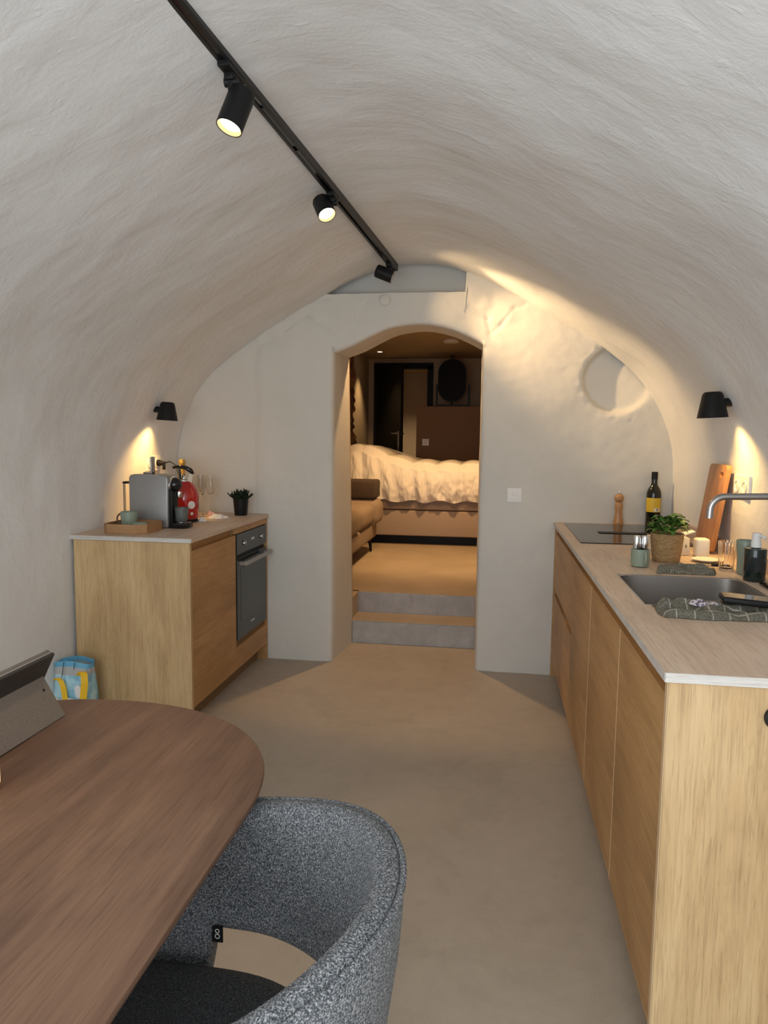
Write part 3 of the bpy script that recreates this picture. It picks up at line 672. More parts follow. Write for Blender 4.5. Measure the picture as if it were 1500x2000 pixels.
def sconce(label, wall_x, y, z, side, energy):
    # side +1: mounted on the left wall, shade towards +x
    t = thing('wall_lamp', label, 'wall lamp', (wall_x, y, z), 'black wall lamps over the worktops')
    j = Vector((wall_x+side*0.045, y, z))
    link('wall_mount', B().lathe([(0.031, -0.02), (0.031, 0.022), (0.028, 0.028), (0.020, 0.032)], (wall_x, y, z), 28, (side, 0, 0)), M['black'], t, smooth=40)
    link('arm', B().tube([(wall_x+side*0.02, y, z), (wall_x+side*0.085, y, z-0.008)], 0.018, 14), M['black'], t, smooth=40)
    tilt = Vector((side*-0.05, 0, -1)).normalized(); c0 = Vector((wall_x+side*0.115, y, z+0.035))
    link('lamp_shade', B().lathe([(0.03, -0.002), (0.036, 0.003), (0.040, 0.012), (0.059, 0.100), (0.057, 0.100), (0.038, 0.02)], c0, 36, tilt, cap1=True), M['black'], t, smooth=40)
    b = c0 + tilt*0.05
    link('bulb', B().lathe([(0.012, 0), (0.024, 0.01), (0.024, 0.028), (0.01, 0.034)], b-Vector((0, 0, 0.0)), 24, tilt), M['lens'], t, smooth=40)
    light('sconce_lamp', 'SPOT', tuple(c0+tilt*0.088), energy, (1.0, 0.60, 0.19), tuple(c0+tilt*2+Vector((-side*0.55, 0, 0))), angle=100, blend=0.85, radius=0.012)
sconce('black cone wall lamp above the coffee machine', -1.925, 3.80, 1.545, 1, 17)
sconce('black cone wall lamp above the sink side of the right wall', 0.975, 3.05, 1.555, -1, 16)

# ------------------------------------------------------------------ dining table and chair
t = thing('dining_table', 'oval dark walnut dining table in the near left corner', 'table', (-0.84, 0.55, 0))
xc, hw, ye, yn = -0.842, 0.447, 1.11, -0.05
outl = []
for k in range(0, 65):
    a = PI*k/64; c, s_ = math.cos(a), math.sin(a); n = 2.15
    outl.append((xc + hw*math.copysign(abs(c)**(2/n), c), ye + 0.43*abs(s_)**(2/n)))
for k in range(0, 65):
    a = PI + PI*k/64; c, s_ = math.cos(a), math.sin(a); n = 2.15
    outl.append((xc + hw*math.copysign(abs(c)**(2/n), c), yn - 0.43*abs(s_)**(2/n)))
def tt(o, z, k): return [(xc+(x-xc)*(1-k/hw), (y-0.53)*(1-k/1.0)+0.53, z) for x, y in o]
e = B(); rings = []
for (z, k) in ((0.722, 0.045), (0.738, 0.012), (0.747, 0.002), (0.754, 0.0), (0.7585, 0.0015), (0.760, 0.004)):
    rings.append([e.bm.verts.new(p) for p in tt(outl, z, k)])
for a, b in zip(rings, rings[1:]):
    n = len(a)
    for i in range(n): e.bm.faces.new((a[i], a[(i+1) % n], b[(i+1) % n], b[i]))
e.bm.faces.new(rings[0][::-1]); e.bm.faces.new(rings[-1])
bmesh.ops.remove_doubles(e.bm, verts=e.bm.verts[:], dist=1e-5)
link('tabletop', e, M['table'], t, smooth=35)
for y in (0.15, 0.93):
    link('leg', B().box(xc-0.22, xc+0.22, y-0.03, y+0.03, 0.0, 0.03, 0.004).box(xc-0.05, xc+0.05, y-0.02, y+0.02, 0.03, 0.722, 0.004), M['black'], t)

CHX, CHY = -0.422, 0.905
t = thing('dining_chair', 'grey-blue boucle barrel dining chair pushed in at the walnut table', 'chair', (CHX, CHY, 0))
Rr = 0.275; ST = 0.20; arc = PI*Rr/2; TOT = arc+ST
def plan(s, r):            # s in [-1,1] along the U, r = radius
    q = s*TOT
    if abs(q) <= arc: a = q/Rr; return Vector((CHX + r*math.cos(a), CHY + r*math.sin(a), 0)), Vector((math.cos(a), math.sin(a), 0))
    sg = 1 if q > 0 else -1; return Vector((CHX-(abs(q)-arc), CHY+sg*r, 0)), Vector((0, sg, 0))
def sm(a, b, x): t_ = max(0, min(1, (x-a)/(b-a))); return t_*t_*(3-2*t_)
def rim_z(s): return 0.79 - 0.07*sm(0.12, 0.78, abs(s)) - 0.05*sm(0.80, 1.0, abs(s))
def bot_z(s): return 0.497 - 0.006*math.cos(s*PI) - 0.12*sm(0.765, 0.80, abs(s))
def shell(u, v):
    s = -1 + 2*u; zt = rim_z(s); zb = bot_z(s)
    # v runs round the section: inner bottom -> inner top -> rim -> outer top -> outer bottom -> close
    prof = [(0.00, 0.0, 0.0), (0.30, -0.024, 0.12), (0.55, -0.026, 0.5), (0.80, -0.022, 0.88), (0.90, -0.016, 0.97), (1.0, 0.0, 1.0)]
    k = v*11
    sec = [(-0.014, 0.0), (-0.024, 0.06), (-0.026, 0.35), (-0.026, 0.65), (-0.025, 0.88), (-0.018, 0.975), (-0.002, 1.0), (0.014, 0.985), (0.024, 0.93), (0.026, 0.6), (0.024, 0.12), (0.012, 0.0)]
    i = min(int(k), 10); f = k-i
    d = sec[i][0]*(1-f)+sec[i+1][0]*f; hh = sec[i][1]*(1-f)+sec[i+1][1]*f
    z = zb+(zt-zb)*hh
    flare = 0.030*sm(0.45, 0.80, z) - 0.012
    p, n = plan(s, Rr + flare + d)
    return Vector((p.x, p.y, z))
e = B(); vs = e.grid(121, 45, lambda u, v: shell(u, v))
for i in range(120): e.bm.faces.new((vs[i][44], vs[i+1][44], vs[i+1][0], vs[i][0]))
e.bm.faces.new(vs[0][::-1]); e.bm.faces.new(vs[120])
link('backrest', e, M['boucle'], t, smooth=60)
sp = []
for k in range(121):
    s = -1+2*k/120; z = rim_z(s)-0.009; p, n = plan(s, Rr+0.0395); sp.append((p.x, p.y, z))
link('piping', B().tube(sp, 0.0052, 8), M['boucle'], t, smooth=60)
e = B()
def seat(u, v):
    a = u*2*PI; c, s_ = math.cos(a), math.sin(a); n = 3.0; k = (abs(c)**n+abs(s_)**n)**(-1/n)
    prof = [(0.001, 0.462), (0.5, 0.460), (0.85, 0.452), (0.96, 0.440), (1.0, 0.42), (1.0, 0.395), (0.95, 0.375), (0.001, 0.37)]
    q = v*7; i = min(int(q), 6); f = q-i; r = prof[i][0]*(1-f)+prof[i+1][0]*f; z = prof[i][1]*(1-f)+prof[i+1][1]*f
    return Vector((CHX-0.075+0.262*k*c*r, CHY+0.238*k*s_*r, z))
e.grid(72, 36, seat, True)
link('seat', e, M['seat_fabric'], t, smooth=70)
for sx, sy_ in ((-1, -1), (-1, 1), (1, -1), (1, 1)):
    link('leg', B().tube([(CHX-0.05+sx*0.13, CHY+sy_*0.13, 0.375), (CHX-0.05+sx*0.19, CHY+sy_*0.19, 0.004)], [0.014, 0.009], 12), M['black'], t, smooth=50)
e = B().box(-0.482, -0.457, 1.1445, 1.1475, 0.478, 0.512)
tg = lab(link('fabric_tag', B().box(-0.478, -0.458, 1.142, 1.1445, 0.482, 0.512), M['black'], t), 'small black woven tag with white mark'); e.bm.free()
def ring(c, r, w_, n=18):
    b = B()
    b.lathe([(r, 0), (r, 0.0004), (r-w_, 0.0004), (r-w_, 0)], c, n, (0, -1, 0), False, False); return b
e = ring((-0.468, 1.142, 0.5035), 0.0042, 0.0014); e2 = ring((-0.468, 1.142, 0.4935), 0.0048, 0.0014); e.merge(e2.bm)
link('tag_print', e, M['label_white'], tg)

# tablet on the table
t = thing('tablet', 'dark tablet propped on its brown fabric stand, seen from behind on the walnut table', 'tablet', (-0.99, 1.30, 0.76))
ty0, ty1 = 1.145, 1.428
def quadslab(p, th, name, m, parent):
    b = bmesh.new(); p = [Vector(q) for q in p]; n = (p[1]-p[0]).cross(p[3]-p[0]).normalized()*th
    lo = [b.verts.new(q) for q in p]; hi = [b.verts.new(q+n) for q in p]
    b.faces.new(lo[::-1]); b.faces.new(hi)
    for i in range(4): b.faces.new((lo[i], lo[(i+1) % 4], hi[(i+1) % 4], hi[i]))
    bmesh.ops.bevel(b, geom=b.edges[:], offset=min(0.0015, th*0.3), segments=1, affect='EDGES')
    return link(name, b, m, parent)
xb0, xt0 = -1.035, -0.966
sc_ = quadslab([(xb0, ty0, 0.7615), (xb0, ty1, 0.7615), (xt0, ty1, 0.905), (xt0, ty0, 0.905)], 0.0085, 'screen_back', M['tablet_back'], t)
quadslab([(xt0-0.0005, ty0+0.004, 0.9055), (xt0-0.0005, ty1-0.004, 0.9055), (xt0-0.0085, ty1-0.004, 0.9095), (xt0-0.0085, ty0+0.004, 0.9095)], 0.0012, 'top_edge', M['tablet_edge'], t)
link('camera_eye', B().lathe([(0.0045, 0), (0.004, 0.001)], (-0.968, 1.232, 0.8955), 16, (0.9, 0, -0.43)), M['gloss_black'], t)
st_ = quadslab([(-0.938, ty0+0.004, 0.7612), (-0.938, ty1-0.004, 0.7612), (-0.987, ty1-0.010, 0.853), (-0.987, ty0+0.010, 0.853)], 0.003, 'stand_flap', M['cover'], t)
link('hinge', B().tube([(-0.988, ty0+0.01, 0.853), (-0.988, ty1-0.012, 0.853)], 0.0042, 10), M['tablet_edge'], t, smooth=50)
link('stud', B().lathe([(0.003, 0), (0.003, 0.002)], (-0.970, 1.398, 0.826), 10, (0.88, 0, 0.47)), M['black'], t)
# small glowing table lamp, only its side enters the frame at left
t = thing('table_lamp', 'small cream glowing lamp at the left frame edge on the walnut table', 'lamp', (-0.874, 1.085, 0.76))
link('base', B().lathe([(0.024, 0), (0.024, 0.006), (0.022, 0.008)], (-0.874, 1.085, 0.7605), 28), M['white'], t, smooth=40)
link('lamp_shade', B().lathe([(0.0245, 0), (0.0255, 0.004), (0.0255, 0.052), (0.022, 0.056)], (-0.874, 1.085, 0.7688), 28), M['candle'], t, smooth=40)

# carrier bag on the floor behind the table
t = thing('shopping_bag', 'light blue and white carrier bag with yellow handles by the oak end panel', 'bag', (-1.88, 2.96, 0.0))
def bagf(u, v):
    a = u*2*PI; c, s_ = math.cos(a), math.sin(a); n = 4; k = (abs(c)**n+abs(s_)**n)**(-1/n)
    z = 0.002+0.360*v; w_ = 0.086+0.012*math.sin(v*2.2); d_ = 0.06+0.012*math.sin(v*3)
    wr = 0.006*noise.noise(Vector((c*3, s_*3, v*5)))
    topc = -0.010*v*v*abs(c)**2
    return Vector((-1.892+(w_+wr)*k*c*(1-0.12*v), 2.965+(d_+wr)*k*s_*(1-0.35*v), z+(topc*2 if v > 0.9 else 0)))
def bagslice(v0, v1, mm, nm, grow=0.0):
    e = B(); e.grid(64, 12, lambda u, v: (lambda p: Vector((-1.892+(p.x+1.892)*(1+grow), 2.965+(p.y-2.965)*(1+grow), p.z)))(bagf(u, v0+(v1-v0)*v)), True)
    return link(nm, e, M[mm], t, smooth=60)
bagslice(0, 0.82, 'bag', 'bag_body'); bagslice(0.82, 0.93, 'bag_grey', 'pale_band', 0.004); bagslice(0.93, 1.0, 'bag_band', 'top_band', 0.008)
link('handle', B().ribbon([(-1.835, 2.905, 0.305), (-1.815, 2.895, 0.325), (-1.800, 2.888, 0.320), (-1.797, 2.886, 0.28), (-1.806, 2.887, 0.21), (-1.815, 2.888, 0.16)], (1, 0.3, 0), 0.030, 0.003), M['yellow'], t)
link('handle', B().ribbon([(-1.955, 2.905, 0.275), (-1.935, 2.893, 0.288), (-1.915, 2.887, 0.280), (-1.902, 2.885, 0.25), (-1.896, 2.885, 0.20), (-1.896, 2.885, 0.16)], (1, 0.25, 0), 0.024, 0.003), M['yellow'], t)
link('seam', B().tube([(-1.915, 2.915, 0.360), (-1.912, 2.902, 0.33), (-1.914, 2.894, 0.295)], 0.0015, 6), M['bag_line'], t)
link('seam', B().tube([(-1.862, 2.916, 0.360), (-1.860, 2.903, 0.33)], 0.0015, 6), M['bag_line'], t)
for (x, z, rx, rz) in ((-1.832, 0.235, 0.016, 0.030), (-1.88, 0.185, 0.040, 0.016), (-1.945, 0.18, 0.016, 0.02)):
    e = B().prism([(x+rx*math.cos(a)*(1+0.15*math.sin(3*a)), z+rz*math.sin(a)) for a in [2*PI*k/28 for k in range(28)]], 2.887, 2.8885, plane='xz')
    link('cloud_print', e, M['bag_white'], t)
#PART2
# ------------------------------------------------------------------ things on the left worktop
WT = 0.9202
t = thing('serving_tray', 'wooden tray with clipped corners holding a mug and a bowl', 'tray', (-1.755, 3.285, WT))
def octo(x0, x1, y0, y1, c): return [(x0+c, y0), (x1-c, y0), (x1, y0+c), (x1, y1-c), (x1-c, y1), (x0+c, y1), (x0, y1-c), (x0, y0+c)]
o1 = octo(-1.868, -1.645, 3.17, 3.40, 0.035); o2 = octo(-1.860, -1.653, 3.178, 3.392, 0.033)
e = B(); lo = [e.bm.verts.new((x, y, WT+0.0005)) for x, y in o1]; hi = [e.bm.verts.new((x, y, WT+0.046)) for x, y in o1]
hi2 = [e.bm.verts.new((x, y, WT+0.046)) for x, y in o2]; lo2 = [e.bm.verts.new((x, y, WT+0.012)) for x, y in o2]
for i in range(8):
    j = (i+1) % 8
    for a, b in ((lo, hi), (hi, hi2), (hi2, lo2)): e.bm.faces.new((a[i], a[j], b[j], b[i]))
e.bm.faces.new(lo[::-1]); e.bm.faces.new(lo2)
link('tray_body', e, M['tray'], t)
def mug(name, label, cat, c, r0_, r1_, h, body, rim, ha, hr=0.020, inner=None):
    t = thing(name, label, cat, c); c = Vector(c)
    link('cup_body', B().lathe([(r0_*0.8, 0.0005), (r0_, 0.004), ((r0_+r1_)/2+0.001, h*0.5), (r1_, h-0.001), (r1_-0.0015, h), (r1_-0.004, h-0.001), (r0_-0.003, 0.006)], c, 36), M[body], t, smooth=50)
    if ha is not None:
        d = Vector((math.cos(ha), math.sin(ha), 0)); p = []
        for k in range(13):
            a = -1.25+2.5*k/12; p.append(c + d*((r0_+r1_)/2 - 0.003 + hr*math.cos(a)*1.1) + Vector((0, 0, h*0.52+h*0.36*math.sin(a))))
        link('handle', B().tube(p, 0.0042, 10), M[rim], t, smooth=60)
    return t
mug('mug', 'sage green glazed mug with brown handle on the wooden tray', 'mug', (-1.790, 3.305, WT+0.0125), 0.036, 0.041, 0.083, 'green', 'brown_rim', math.radians(178), 0.027)
t = thing('small_bowl', 'small sage green lidded bowl beside the mug on the wooden tray', 'bowl', (-1.702, 3.245, WT+0.0125))
link('bowl_body', B().lathe([(0.022, 0.0005), (0.030, 0.006), (0.034, 0.024), (0.034, 0.028)], (-1.702, 3.245, WT+0.0125), 32), M['green'], t, smooth=50)
link('lid', B().lathe([(0.0345, 0), (0.0345, 0.005), (0.030, 0.009), (0.006, 0.011)], (-1.702, 3.245, WT+0.041), 32), M['green'], t, smooth=50)

t = thing('coffee_machine', 'silver capsule coffee machine with black spout on the left worktop', 'coffee machine', (-1.72, 3.475, WT))
link('housing', B().prism([(-1.852, WT+0.002), (-1.650, WT+0.002), (-1.642, WT+0.01), (-1.640, WT+0.255), (-1.648, WT+0.268), (-1.70, WT+0.276), (-1.825, WT+0.276), (-1.845, WT+0.270), (-1.852, WT+0.255)], 3.425, 3.53, 0.006, 3, 'xz'), M['silver'], t, smooth=40)
link('front_column', B().box(-1.642, -1.625, 3.44, 3.515, WT+0.002, WT+0.20, 0.004), M['black'], t, smooth=30)
link('brew_head', B().lathe([(0.034, 0), (0.038, 0.006), (0.036, 0.026), (0.028, 0.042), (0.016, 0.050)], (-1.642, 3.478, WT+0.225), 32, (1, 0, -0.12)), M['gloss_black'], t, smooth=50)
link('head_ring', B().lathe([(0.040, -0.004), (0.042, 0.0), (0.042, 0.010), (0.0385, 0.012)], (-1.642, 3.478, WT+0.226), 32, (1, 0, -0.12)), M['chrome'], t, smooth=40)
link('spout', B().lathe([(0.012, 0), (0.015, 0.012), (0.013, 0.03)], (-1.602, 3.478, WT+0.157), 18), M['chrome'], t, smooth=50)
link('drip_tray', B().prism([(-1.632, 3.425), (-1.562, 3.425), (-1.545, 3.445), (-1.545, 3.512), (-1.562, 3.532), (-1.632, 3.532)], WT+0.001, WT+0.028, 0.004, 2), M['gloss_black'], t, smooth=40)
link('drip_grid', B().lathe([(0.030, 0), (0.030, 0.0025), (0.026, 0.003)], (-1.592, 3.478, WT+0.0275), 28), M['steel'], t, smooth=40)
lv = link('lever', B().box(-1.750, -1.742, 3.455, 3.50, WT+0.272, WT+0.365, 0.003).box(-1.79, -1.742, 3.46, 3.495, WT+0.276, WT+0.286, 0.003), M['steel'], t, smooth=40)
link('water_tank', B().lathe([(0.034, 0.0005), (0.036, 0.004), (0.036, 0.222)], (-1.893, 3.515, WT), 32), M['glass'], t, smooth=50)
link('tank_lid', B().lathe([(0.0375, 0), (0.0385, 0.003), (0.0375, 0.009), (0.028, 0.011)], (-1.893, 3.515, WT+0.2225), 32), M['black'], t, smooth=40)
mug('mug', 'grey green mug standing on the drip tray of the coffee machine', 'mug', (-1.590, 3.478, WT+0.031), 0.028, 0.0365, 0.074, 'greygreen', 'greygreen', math.radians(188), 0.019)

kc = (-1.695, 3.74, WT)
t = thing('kettle', 'glossy red retro kettle with black handle behind the coffee machine', 'kettle', kc)
link('base', B().lathe([(0.070, 0.0005), (0.074, 0.004), (0.074, 0.014), (0.070, 0.018)], kc, 40), M['black'], t, smooth=40)
link('kettle_body', B().lathe([(0.075, 0.018), (0.079, 0.022), (0.080, 0.13), (0.079, 0.152), (0.073, 0.176), (0.060, 0.198), (0.050, 0.210), (0.047, 0.222), (0.040, 0.226)], kc, 48), M['red'], t, smooth=50)
link('trim_ring', B().lathe([(0.0735, 0.017), (0.0745, 0.019), (0.0735, 0.021)], kc, 40, cap0=False, cap1=False), M['chrome'], t, smooth=60)
link('lid', B().lathe([(0.041, 0.226), (0.041, 0.232), (0.034, 0.238), (0.012, 0.240), (0.010, 0.252), (0.014, 0.258), (0.010, 0.264)], kc, 32), M['chrome'], t, smooth=50)
link('handle', B().tube([(kc[0]-0.052, kc[1]-0.02, WT+0.300), (kc[0]-0.02, kc[1]-0.02, WT+0.306), (kc[0]+0.02, kc[1]-0.015, WT+0.300), (kc[0]+0.045, kc[1]-0.01, WT+0.285), (kc[0]+0.054, kc[1], WT+0.268)], [0.008, 0.010, 0.012, 0.014, 0.010], 12), M['gloss_black'], t, smooth=60)
link('handle_post', B().tube([(kc[0]-0.008, kc[1]-0.018, WT+0.232), (kc[0]-0.018, kc[1]-0.02, WT+0.302)], 0.007, 10), M['gloss_black'], t, smooth=60)
link('spout', B().tube([(kc[0]+0.034, kc[1]-0.004, WT+0.210), (kc[0]+0.046, kc[1]-0.002, WT+0.27)], [0.014, 0.0105], 14), M['paper'], t, smooth=60)
da = Vector((0.80, -0.60, 0)).normalized()
q = Vector(kc)+da*0.0792+Vector((0, 0, 0.098))
em = link('emblem', B().lathe([(0.0215, 0), (0.0215, 0.002), (0.0165, 0.002), (0.016, 0.0008)], q, 28, da), M['white'], t, smooth=30)
pa = Vector((0, 0, 1)).cross(da)
e = B()
for k in range(3):
    c_ = q+da*0.0014+Vector((0, 0, 0.008-0.008*k)); e.tube([tuple(c_-pa*(0.009-0.002*(k % 2))), tuple(c_+pa*(0.009-0.002*(k % 2)))], 0.0014, 6)
link('emblem_bars', e, M['white'], em)
link('dial', B().lathe([(0.0085, 0), (0.0085, 0.006), (0.006, 0.008)], Vector(kc)+da*0.0788+Vector((0, 0, 0.050)), 18, da), M['white'], t, smooth=40)
t = thing('sparkling_wine_bottle', 'bottle with gold foil neck standing behind the red kettle', 'bottle', (-1.822, 4.0, WT))
link('bottle_body', B().lathe([(0.038, 0.0005), (0.042, 0.004), (0.042, 0.13), (0.038, 0.165), (0.024, 0.205), (0.018, 0.23)], (-1.822, 4.0, WT), 32), M['olive_glass'], t, smooth=50)
link('foil', B().lathe([(0.0195, 0.205), (0.0185, 0.235), (0.0165, 0.29), (0.018, 0.305), (0.020, 0.310), (0.020, 0.33), (0.0165, 0.337)], (-1.822, 4.0, WT), 28, cap0=False), M['gold'], t, smooth=50)
def flute(label, c):
    t = thing('wine_glass', label, 'glass', c, 'stemmed glasses beside the kettle')
    link('glass_body', B().lathe([(0.030, 0.0005), (0.030, 0.002), (0.006, 0.005), (0.0032, 0.012), (0.003, 0.115), (0.007, 0.124), (0.022, 0.145), (0.029, 0.175), (0.029, 0.20), (0.024, 0.245), (0.0232, 0.245), (0.028, 0.20), (0.028, 0.176), (0.021, 0.147), (0.004, 0.128)], c, 32), M['glass'], t, smooth=60)
flute('clear stemmed glass standing closest to the red kettle', (-1.745, 4.09, WT)); flute('clear stemmed glass, middle one right of the red kettle', (-1.702, 3.985, WT)); flute('clear stemmed glass farthest right of the red kettle', (-1.668, 4.055, WT))
def crumple(name, label, cat, c, r, h, mm, seed, sy_=1.0):
    e = B()
    def fn(u, v):
        a = u*2*PI; k = 1+0.35*noise.noise(Vector((math.cos(a)*1.6, math.sin(a)*1.6, seed)))
        rr_ = math.sin(v*PI*0.5)*k*r; z = math.cos(v*PI*0.5)*h*(1+0.9*noise.noise(Vector((math.cos(a)*2.5*v, math.sin(a)*2.5*v, seed+3))))
        return Vector((c[0]+rr_*math.cos(a), c[1]+rr_*math.sin(a)*sy_, c[2]+max(0.0006, z)))
    e.grid(40, 14, fn, True); bmesh.ops.remove_doubles(e.bm, verts=e.bm.verts[:], dist=1e-5)
    o = link(name, e, M[mm], None, smooth=50); return tag(o, label, cat)
crumple('crumpled_cloth', 'crumpled white cloth lying between the glasses and the potted succulent', 'cloth', (-1.585, 3.95, WT), 0.055, 0.020, 'white_matt', 2.0, 0.9)
crumple('paper_tissue', 'crumpled pinkish tissue lying behind the white cloth', 'tissue', (-1.650, 4.02, WT), 0.028, 0.026, 'pink', 5.0)
crumple('paper_scrap', 'tiny crumpled white scrap in front of the red kettle', 'paper', (-1.605, 3.77, WT), 0.022, 0.020, 'white_matt', 9.0)
def pot_leaf(tip, base, wid, mm_, e, curl=0.0):
    b, tp = Vector(base), Vector(tip); d = tp-b; L = d.length; side = d.cross(Vector((0, 0, 1)))
    if side.length < 1e-5: side = Vector((1, 0, 0))
    side.normalize(); up = side.cross(d).normalized(); rows = []
    for k in range(7):
        s = k/6; w_ = wid*math.sin(PI*(0.08+0.90*s)**0.8)*0.5; p = b+d*s+up*(curl*L*math.sin(PI*s))
        rows.append([e.bm.verts.new(p-side*w_+up*0.12*wid), e.bm.verts.new(p), e.bm.verts.new(p+side*w_+up*0.12*wid)])
    for a, c in zip(rows, rows[1:]):
        for j in range(2): e.bm.faces.new((a[j], a[j+1], c[j+1], c[j]))
sc0 = (-1.508, 4.13, WT)
t = thing('potted_succulent', 'small dark green succulent in a matt black pot near the far wall', 'plant', sc0)
link('pot', B().lathe([(0.037, 0.0005), (0.038, 0.004), (0.046, 0.098), (0.046, 0.102), (0.043, 0.102), (0.042, 0.090)], sc0, 36), M['black'], t, smooth=50)
link('soil', B().lathe([(0.042, 0.088), (0.01, 0.091)], sc0, 24, cap0=False), M['soil'], t)
for ringn, (n_, rad_, hz_, wd_) in enumerate(((9, 0.078, 0.128, 0.050), (8, 0.056, 0.148, 0.046), (6, 0.028, 0.158, 0.036))):
    for k in range(n_):
        a = 2*PI*(k+0.5*ringn)/n_+random.uniform(-0.1, 0.1); rd = rad_*random.uniform(0.9, 1.1)
        e = B(); pot_leaf((sc0[0]+rd*math.cos(a), sc0[1]+rd*math.sin(a), sc0[2]+hz_*random.uniform(0.95, 1.05)), (sc0[0]+0.008*math.cos(a), sc0[1]+0.008*math.sin(a), sc0[2]+0.09), wd_, 'succulent', e, -0.12)
        bmesh.ops.solidify(e.bm, geom=e.bm.faces[:], thickness=0.003)
        link('leaf', e, M['succulent'], t, smooth=60)

# ------------------------------------------------------------------ things on the right worktop
mc = (0.715, 4.207, WT)
t = thing('pepper_mill', 'turned wooden pepper mill standing behind the black hob', 'pepper mill', mc)
link('mill_body', B().lathe([(0.0265, 0.0005), (0.028, 0.004), (0.027, 0.02), (0.021, 0.05), (0.0195, 0.075), (0.023, 0.10), (0.0225, 0.118), (0.0185, 0.126), (0.017, 0.130)], mc, 32), M['mill'], t, smooth=50)
link('mill_head', B().lathe([(0.017, 0.131), (0.024, 0.137), (0.0265, 0.152), (0.022, 0.168), (0.010, 0.175)], mc, 32), M['mill'], t, smooth=50)
link('top_nut', B().lathe([(0.005, 0.175), (0.007, 0.180), (0.006, 0.188), (0.002, 0.190)], mc, 16), M['chrome'], t, smooth=50)
bc = (0.905, 4.215, WT)
t = thing('oil_bottle', 'dark glass bottle with yellow label standing behind the hob', 'bottle', bc)
link('bottle_body', B().lathe([(0.036, 0.0005), (0.0395, 0.004), (0.0395, 0.175), (0.038, 0.19), (0.030, 0.212), (0.019, 0.228), (0.0165, 0.24), (0.0162, 0.262)], bc, 40), M['olive_glass'], t, smooth=50)
link('cap', B().lathe([(0.0172, 0.262), (0.0172, 0.302), (0.0155, 0.304)], bc, 28), M['black'], t, smooth=40)
e = B(); ac = math.atan2(-bc[1], -bc[0])
def lab_(u, v, r_, a0, a1, z0, z1): a = ac+a0+(a1-a0)*u; return Vector((bc[0]+r_*math.cos(a), bc[1]+r_*math.sin(a), WT+z0+(z1-z0)*v))
e.grid(24, 2, lambda u, v: lab_(u, v, 0.0399, -1.25, 1.25, 0.078, 0.158)); lb_ = link('label_sheet', e, M['label_yellow'], t, smooth=180)
e = B(); e.grid(8, 2, lambda u, v: lab_(u, v, 0.0402, 0.15, 0.95, 0.082, 0.100)); link('barcode_patch', e, M['label_white'], lb_, smooth=180)
e = B()
for k in range(7): a = 0.42+0.055*k; e.grid(2, 2, lambda u, v: lab_(u, v, 0.0404, a, a+0.028, 0.085, 0.098))
o = link('barcode_bars', e, M['black'], lb_); o['kind'] = 'stuff'
pc = (0.688, 2.935, WT)
t = thing('basil_pot', 'leafy green basil plant in a woven seagrass basket by the sink', 'plant', pc)
prof = []
for k in range(23):
    s = k/22; prof.append((0.050+0.013*s**0.7+(0.0012 if k % 2 else 0), 0.0005+0.112*s))
prof += [(0.060, 0.112), (0.058, 0.100)]
link('basket', B().lathe(prof, pc, 40), M['basket'], t, smooth=60)
for k in range(62):
    a = random.uniform(0, 2*PI); el = random.uniform(0.05, 1.0)
    cxy = 0.056*math.cos(el*PI/2)**0.6; zc = 0.112+0.062*math.sin(el*PI/2)*random.uniform(0.75, 1.0)
    a2 = a+random.uniform(-0.9, 0.9); L_f = random.uniform(0.034, 0.052)
    base = (pc[0]+cxy*0.75*math.cos(a), pc[1]+cxy*0.75*math.sin(a), WT+zc)
    tip = (base[0]+L_f*math.cos(a2), base[1]+L_f*math.sin(a2), base[2]+L_f*random.uniform(-0.35, 0.35))
    e = B(); pot_leaf(tip, base, random.uniform(0.028, 0.040), 'leaf', e, 0.25)
    link('leaf', e, M['leaf'], t, smooth=180)
for k in range(10):
    a = 2*PI*k/10; link('stem', B().tube([(pc[0]+0.02*math.cos(a), pc[1]+0.02*math.sin(a), WT+0.095), (pc[0]+0.04*math.cos(a), pc[1]+0.04*math.sin(a), WT+0.15)], 0.0015, 6), M['leaf'], t)
cc = (0.560, 2.785, WT)
t = mug('cup', 'sage green cup holding two shakers, left of the basil basket', 'cup', cc, 0.0325, 0.0345, 0.068, 'green', 'green', math.radians(-75), 0.015)
for dx, lbt in ((-0.0145, 'chrome topped shaker standing left in the green cup'), (0.0145, 'chrome topped shaker standing right in the green cup')):
    s_ = thing('shaker', lbt, 'shaker', (cc[0]+dx, cc[1], WT+0.008), 'shakers in the green cup')
    link('shaker_body', B().lathe([(0.0125, 0), (0.013, 0.002), (0.013, 0.055), (0.0125, 0.06)], (cc[0]+dx, cc[1], WT+0.008), 24), M['glass_black'], s_, smooth=50)
    link('shaker_cap', B().lathe([(0.0136, 0.060), (0.0138, 0.062), (0.0138, 0.100), (0.012, 0.108), (0.005, 0.111)], (cc[0]+dx, cc[1], WT+0.008), 24), M['chrome'], s_, smooth=50)
t = thing('food_carton', 'small cream carton with rounded corners right of the basil basket', 'carton', (0.86, 3.08, WT))
link('carton_body', B().box(0.832, 0.886, 3.05, 3.11, WT+0.0005, WT+0.078, 0.010, 3), M['paper'], t, smooth=40)
t = thing('paper_packet', 'low cream paper packet with a raised flap behind the basil basket', 'packet', (0.74, 3.13, WT))
link('packet_body', B().prism([(0.655, WT+0.0005), (0.822, WT+0.0005), (0.818, WT+0.072), (0.80, WT+0.080), (0.69, WT+0.068), (0.660, WT+0.078)], 3.10, 3.17, 0.005, 2, 'xz'), M['paper'], t, smooth=30)
link('flap', B().prism([(0.775, WT+0.073), (0.845, WT+0.098), (0.84, WT+0.102), (0.77, WT+0.079)], 3.115, 3.165, 0.001, 1, 'xz'), M['white_matt'], t)
